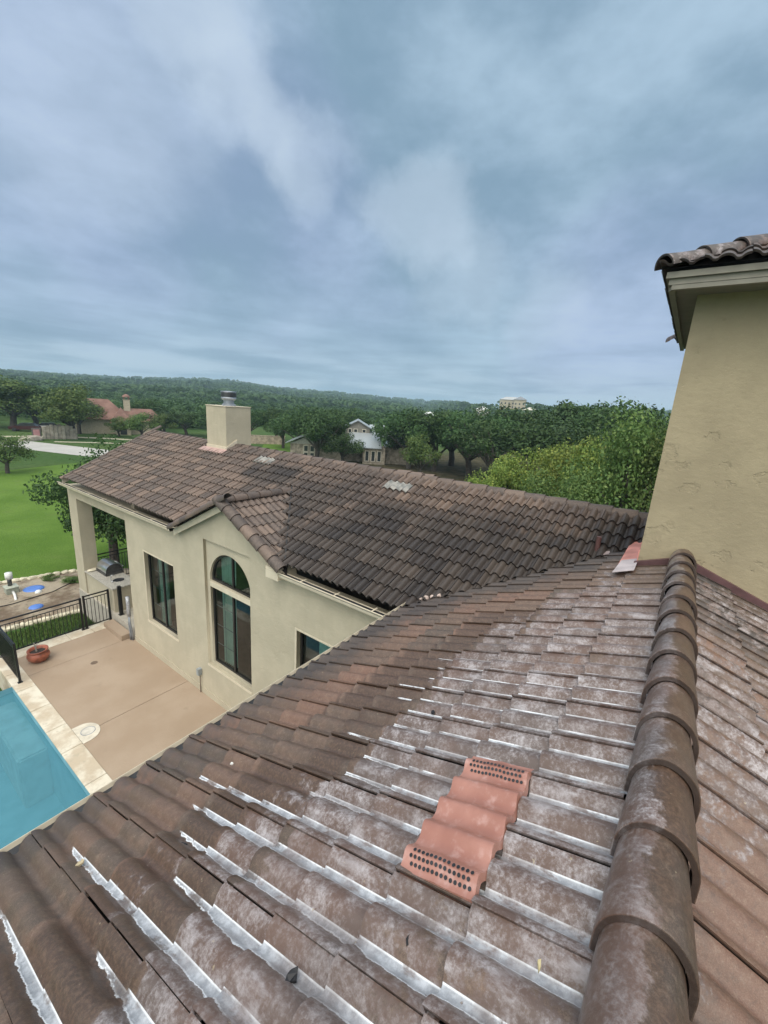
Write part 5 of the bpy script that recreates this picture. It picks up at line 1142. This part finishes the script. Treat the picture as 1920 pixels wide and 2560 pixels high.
# ------------------------------------------------------------------ far houses and things
def hip_roof(bm, x0, y0, x1, y1, ze, zr, mi=0):
    w = min(x1-x0, y1-y0)/2
    if x1-x0 > y1-y0: a, b_ = (x0+w, (y0+y1)/2, zr), (x1-w, (y0+y1)/2, zr)
    else: a, b_ = ((x0+x1)/2, y0+w, zr), ((x0+x1)/2, y1-w, zr)
    A, B, C_, D_ = (x0, y0, ze), (x1, y0, ze), (x1, y1, ze), (x0, y1, ze)
    if x1-x0 > y1-y0: fl = [(A, B, b_, a), (B, C_, b_), (C_, D_, a, b_), (D_, A, a)]
    else: fl = [(A, B, a), (B, C_, b_, a), (C_, D_, b_), (D_, A, a, b_)]
    for f_ in fl: quad(bm, f_, mi)
    quad(bm, [D_, C_, B, A], mi)
m, t, b = mat('red_tiles'); v = t.geo()
wv = t.new('ShaderNodeTexWave', wave_type='BANDS'); t.put(wv.inputs[0], v); wv.inputs['Scale'].default_value = 1.6; wv.inputs['Distortion'].default_value = 1.0
c = t.mix(t.ramp(t.noise(v, 0.8, 5), 0.35, 0.65), (0.17, 0.090, 0.068), (0.25, 0.145, 0.112)); c = t.mix(t.math('MULTIPLY', wv.outputs['Fac'], 0.35), c, (0.12, 0.065, 0.05)); t.put(b.inputs['Base Color'], c); b.inputs['Roughness'].default_value = 0.85; M['redtile'] = m
M['tan'] = plain('tan_stucco', (0.42, 0.37, 0.27), 0.9); M['stonew'] = plain('stone_wall', (0.30, 0.26, 0.20), 0.9, var=0.4, scale=2.2)
m, t, b = mat('standing_seam'); v = t.geo(); wv = t.new('ShaderNodeTexWave', wave_type='BANDS'); t.put(wv.inputs[0], v); wv.inputs['Scale'].default_value = 1.3
c = t.mix(t.ramp(wv.outputs['Fac'], .85, 1.0), (0.42, 0.46, 0.48), (0.28, 0.31, 0.33)); t.put(b.inputs['Base Color'], c); b.inputs['Roughness'].default_value = 0.4; b.inputs['Metallic'].default_value = 0.4; M['metalroof'] = m
M['winglass'] = plain('far_glass', (0.03, 0.035, 0.04), 0.15)
M['cream'] = plain('cream_trim', (0.55, 0.52, 0.43), 0.7)
# red tiled house: local x = to the right across the view, local y = away
def oriented(x, y, z=ZG): # an empty whose local +y points away from the camera
    a = math.atan2(y, x); return (x, y, z), a-PI/2
loc, rz = oriented(37.2, 89.5)
rh = empty('red_roof_house', loc, rz, label='tan house with hipped red tile roofs behind trees across the road', cat='house')
bm = BM(); box(bm, (-8.5, 0, 0), (1.2, 5.5, 2.7)); box(bm, (1.2, -.1, 0), (7.0, 3.5, 2.45)); box(bm, (-1.0, -2.2, 0), (1.4, 0.5, 2.0)); _obj('wall', bm, M['tan']).parent = rh
bm = BM(); hip_roof(bm, -9.2, -.8, 1.6, 6.2, 2.75, 6.4); _obj('roof', bm, M['redtile']).parent = rh
bm = BM(); hip_roof(bm, -1.6, -.6, 7.6, 4.0, 2.5, 4.9); _obj('roof', bm, M['redtile']).parent = rh
bm = BM(); hip_roof(bm, -1.9, -3.0, 2.0, 5.5, 2.3, 5.0); rf = _obj('roof', bm, M['redtile']); rf.parent = rh
bm = BM(); box(bm, (.55, 1.2, 2), (1.65, 2.3, 6.4)); box(bm, (.5, 1.15, 6.4), (1.7, 2.35, 6.5)); chm = _obj('chimney', bm, M['tan']); chm.parent = rh
bm = BM()
for a_, b__ in ((.6, 1.25), (1.4, 1.25), (.6, 2.05), (1.4, 2.05)): box(bm, (a_, b__, 6.5), (a_+.2, b__+.2, 7.0))
lathe(bm, [(.75, 7.0), (.6, 7.25), (.3, 7.5), (0, 7.6)], (1.1, 1.75, 0), 10); _obj('chimney_cap', bm, M['redtile']).parent = chm
bm = BM(); pts = [(-.35, -2.23, .1), (.75, -2.23, .1), (.75, -2.23, 1.2)]+[(.2+.55*math.cos(PI*i/8), -2.23, 1.2+.5*math.sin(PI*i/8)) for i in range(1, 8)]+[(-.35, -2.23, 1.2)]; prism(bm, pts, (0, .02, 0)); _obj('doorway', bm, M['winglass']).parent = rh
# metal roofed house
loc, rz = oriented(51.0, 41.9)
mh = empty('metal_roof_house', loc, rz, label='grey gabled house with pale metal roofs and a stone ground floor among the oaks', cat='house')
bm = BM()
prism(bm, [(-1.9, 0, 2.2), (1.9, 0, 2.2), (1.9, 0, 5.0), (0, 0, 6.05), (-1.9, 0, 5.0)], (0, 6, 0)); gw = _obj('gable_wall', bm, plain('grey_siding', (0.22, 0.21, 0.18), 0.8)); gw.parent = mh
def gable_roof(bm, x0, x1, y0, y1, ze, zr, th=.12):
    xm = (x0+x1)/2
    prism(bm, [(x0, y0, ze), (xm, y0, zr), (xm, y0, zr+th), (x0, y0, ze+th)], (0, y1-y0, 0)); prism(bm, [(xm, y0, zr), (x1, y0, ze), (x1, y0, ze+th), (xm, y0, zr+th)], (0, y1-y0, 0))
bm = BM(); gable_roof(bm, -2.35, 2.35, -.35, 6.4, 4.78, 6.06); _obj('roof', bm, M['metalroof']).parent = mh
bm = BM(); prism(bm, [(2.0, 2.4, 3.9), (7.5, 2.4, 3.9), (7.5, 2.4, 4.0), (2.0, 5.6, 5.7), (2.0, 2.4, 4.0)][:0] or [(1.9, 1.8, 3.7), (5.6, 1.8, 3.7), (5.6, 4.6, 5.3), (1.9, 4.6, 5.3)], (0, 0, .1)); _obj('roof', bm, M['metalroof']).parent = mh
bm = BM(); prism(bm, [(-1.3, -4.2, 2.35), (3.6, -4.2, 2.35), (3.6, -.02, 4.2), (-1.3, -.02, 4.2)], (0, 0, .1)); _obj('roof', bm, M['metalroof']).parent = mh
bm = BM(); gable_roof(bm, -10.2, -2.0, -5.0, 3.2, 2.5, 4.3); _obj('roof', bm, M['metalroof']).parent = mh
bm = BM(); gable_roof(bm, 4.2, 10.5, -3.0, 4.0, 2.5, 4.2); _obj('roof', bm, M['metalroof']).parent = mh
bm = BM(); box(bm, (-9.6, -4.4, 0), (-2.3, 3, 2.55)); box(bm, (0.9, -3.8, 0), (4.2, -.1, 2.4)); box(bm, (4.3, -2.4, 0), (10, 3.6, 2.5)); box(bm, (-2.3, -1.6, 0), (.9, 0, 2.6)); _obj('stone_wall', bm, M['stonew']).parent = mh
bm = BM(); prism(bm, [(-9.6, -4.42, 2.5), (-2.4, -4.42, 2.5), (-6.1, -4.42, 4.1)], (0, .1, 0)); _obj('gable_infill', bm, plain('pale_siding', (0.36, 0.36, 0.32), 0.8)).parent = mh
def far_window(x0, z0, x1, z1, y, par):
    bm = BM(); box(bm, (x0-.1, y-.06, z0-.1), (x1+.1, y-.02, z1+.1)); o = _obj('window', bm, M['cream']); o.parent = par
    bm = BM(); box(bm, (x0, y-.09, z0), (x1, y-.062, z1)); _obj('pane', bm, M['winglass']).parent = o
for x0, x1 in ((-1.4, -1.0), (-.55, -.1), (.75, 1.2)): far_window(x0, 4.35-(.1 if x0 < -1 else 0), x1, 4.75, 0, mh)
for x0 in (1.3, 2.2, 3.1): far_window(x0, .5, x0+.45, 1.9, -3.8, mh)
for x0 in (-7.6, -6.7): 
    for z0 in (.5, 1.5): far_window(x0, z0, x0+.5, z0+.75, -4.4, mh)
# retaining wall
loc, rz = oriented(52.6, 65.6)
bm = BM(); box(bm, (-5.5, 0, 0), (3.4, .5, 1.5)); box(bm, (-5.6, -.05, 1.5), (3.5, .55, 1.6)); rw = _obj('retaining_wall', bm, plain('ledge_stone', (0.34, 0.28, 0.21), 0.9, var=0.35, scale=1.8, bump=.6), loc=loc); rw.rotation_euler.z = rz
tag(rw, 'low rough stone garden wall behind a lawn right of the chimney', 'wall')
# stone monument and boulder by the road
loc, rz = oriented(25.1, 82.8)
mo = empty('stone_monument', loc, rz, label='rough grey stone entrance monument beside the driveway', cat='monument')
mst = plain('monument_stone', (0.30, 0.27, 0.22), 0.9, var=0.35, scale=1.5, bump=.8)
bm = BM(); n_ = 9
for i in range(n_):
    x0 = -2.3+i*.5; hgt = 2.35-.25*abs(i-4)/4+random.uniform(-.15, .15); box(bm, (x0, -.3+random.uniform(-.08, .08), -.05), (x0+.49, .45, hgt if i < 8 else 1.7), bev=.06)
_obj('slabs', bm, mst).parent = mo
bm = BM(); box(bm, (-3.6, -.1, 0), (-2.4, .4, 1.7), bev=.05); _obj('plinth', bm, plain('dark_stone', (0.12, 0.11, 0.10), 0.9)).parent = mo
bm = BM(); box(bm, (-3.4, -.16, .1), (-2.6, -.12, 1.5)); _obj('plaque', bm, plain('plaque_red', (0.40, 0.20, 0.20), 0.6)).parent = mo
rock((20.9, 81.6, ZG+.2), 1.6, .9, .55, 'grey boulder on the grass left of the stone monument', seed=77, rz=.2, m_=mst)
# parked vehicles under the far trees
def car(x, y, rz_, col, label):
    root = empty('parked_car', (x, y, ZG), rz_, label=label, cat='car', group='cars parked under the far trees'); pm = plain('car_paint', col, 0.25, 0.2, var=.03)
    bm = BM(); prism(bm, [(-2.2, -.85, .35), (2.2, -.85, .35), (2.25, -.85, .85), (1.3, -.85, 1.0), (-1.9, -.85, 1.02), (-2.25, -.85, .8)], (0, 1.7, 0)); _obj('body', bm, pm).parent = root
    bm = BM(); prism(bm, [(-1.8, -.75, 1.0), (1.15, -.75, 1.0), (.45, -.75, 1.5), (-1.3, -.75, 1.5)], (0, 1.5, 0)); _obj('cabin', bm, M['winglass']).parent = root
    for sx in (-1.4, 1.4):
        for sy in (-.8, .8):
            bm = BM(); tube(bm, [(sx, sy-.1, .33), (sx, sy+.1, .33)], .33, 14); _obj('wheel', bm, M['blackrub']).parent = root
car(24.4, 97.5, 2.6, (0.06, 0.02, 0.02), 'dark red car parked under the trees at the left')
car(27.6, 98.2, 2.9, (0.55, 0.56, 0.56), 'white car parked under the trees left of the round tree')
# hillside houses
def far_house(x, y, w, d_, h, roofh, label, rm, wm, nf=2):
    loc, rz = oriented(x, y, terr(x, y)); root = empty('hillside_house', loc, rz, label=label, cat='house')
    bm = BM(); box(bm, (-w/2, 0, -3), (w/2, d_, h)); _obj('wall', bm, wm).parent = root
    bm = BM(); hip_roof(bm, -w/2-.6, -.6, w/2+.6, d_+.6, h+.02, h+roofh); _obj('roof', bm, rm).parent = root
    for f_ in range(nf):
        for i in range(int(w/3.2)):
            x0 = -w/2+1.1+i*3.2; bm = BM(); box(bm, (x0, -.06, .8+f_*3), (x0+1.1, -.02, 2.2+f_*3)); _obj('window', bm, M['winglass']).parent = root
hr = plain('hill_roof', (0.40, 0.41, 0.40), 0.6); hw = plain('hill_wall', (0.42, 0.36, 0.25), 0.9)
far_house(372, 134, 19, 10, 7.5, 2.6, 'large tan two storey house on the wooded knoll', hr, hw)
far_house(366, 124, 10, 9, 8.0, 2.8, 'lower grey roofed wing just right of the knoll house', plain('hill_roof_dark', (0.2, 0.21, 0.22), 0.6), hw)
far_house(314, 98, 9, 7, 3.5, 2.0, 'small pale roofed house below and right of the knoll house', M['cream'], hw, 1)
far_house(258, 148, 11, 7, 4.0, 2.2, 'white roofed house above the oaks left of the knoll', M['white'], M['cream'], 1)
far_house(296, 127, 9, 7, 4.0, 2.0, 'white roofed house between the oaks and the knoll', M['white'], M['cream'], 1)

bm = BM(); box(bm, (-3300, -3300, -150), (3300, 3300, 70)); hz = bpy.data.materials.new('haze'); hz.use_nodes = True; t = NT(hz.node_tree)
for n in list(t.n):
    if n.type == 'BSDF_PRINCIPLED': t.n.remove(n)
vo = t.new('ShaderNodeVolumePrincipled'); vo.inputs['Color'].default_value = (0.62, 0.86, 1.0, 1); vo.inputs['Density'].default_value = 0.00042; vo.inputs['Anisotropy'].default_value = 0.0
t.put(t.n['Material Output'].inputs['Volume'], vo.outputs[0]); obj('haze', bm, hz, kind='stuff', label='thin blue haze lying over the valley', cat='haze')
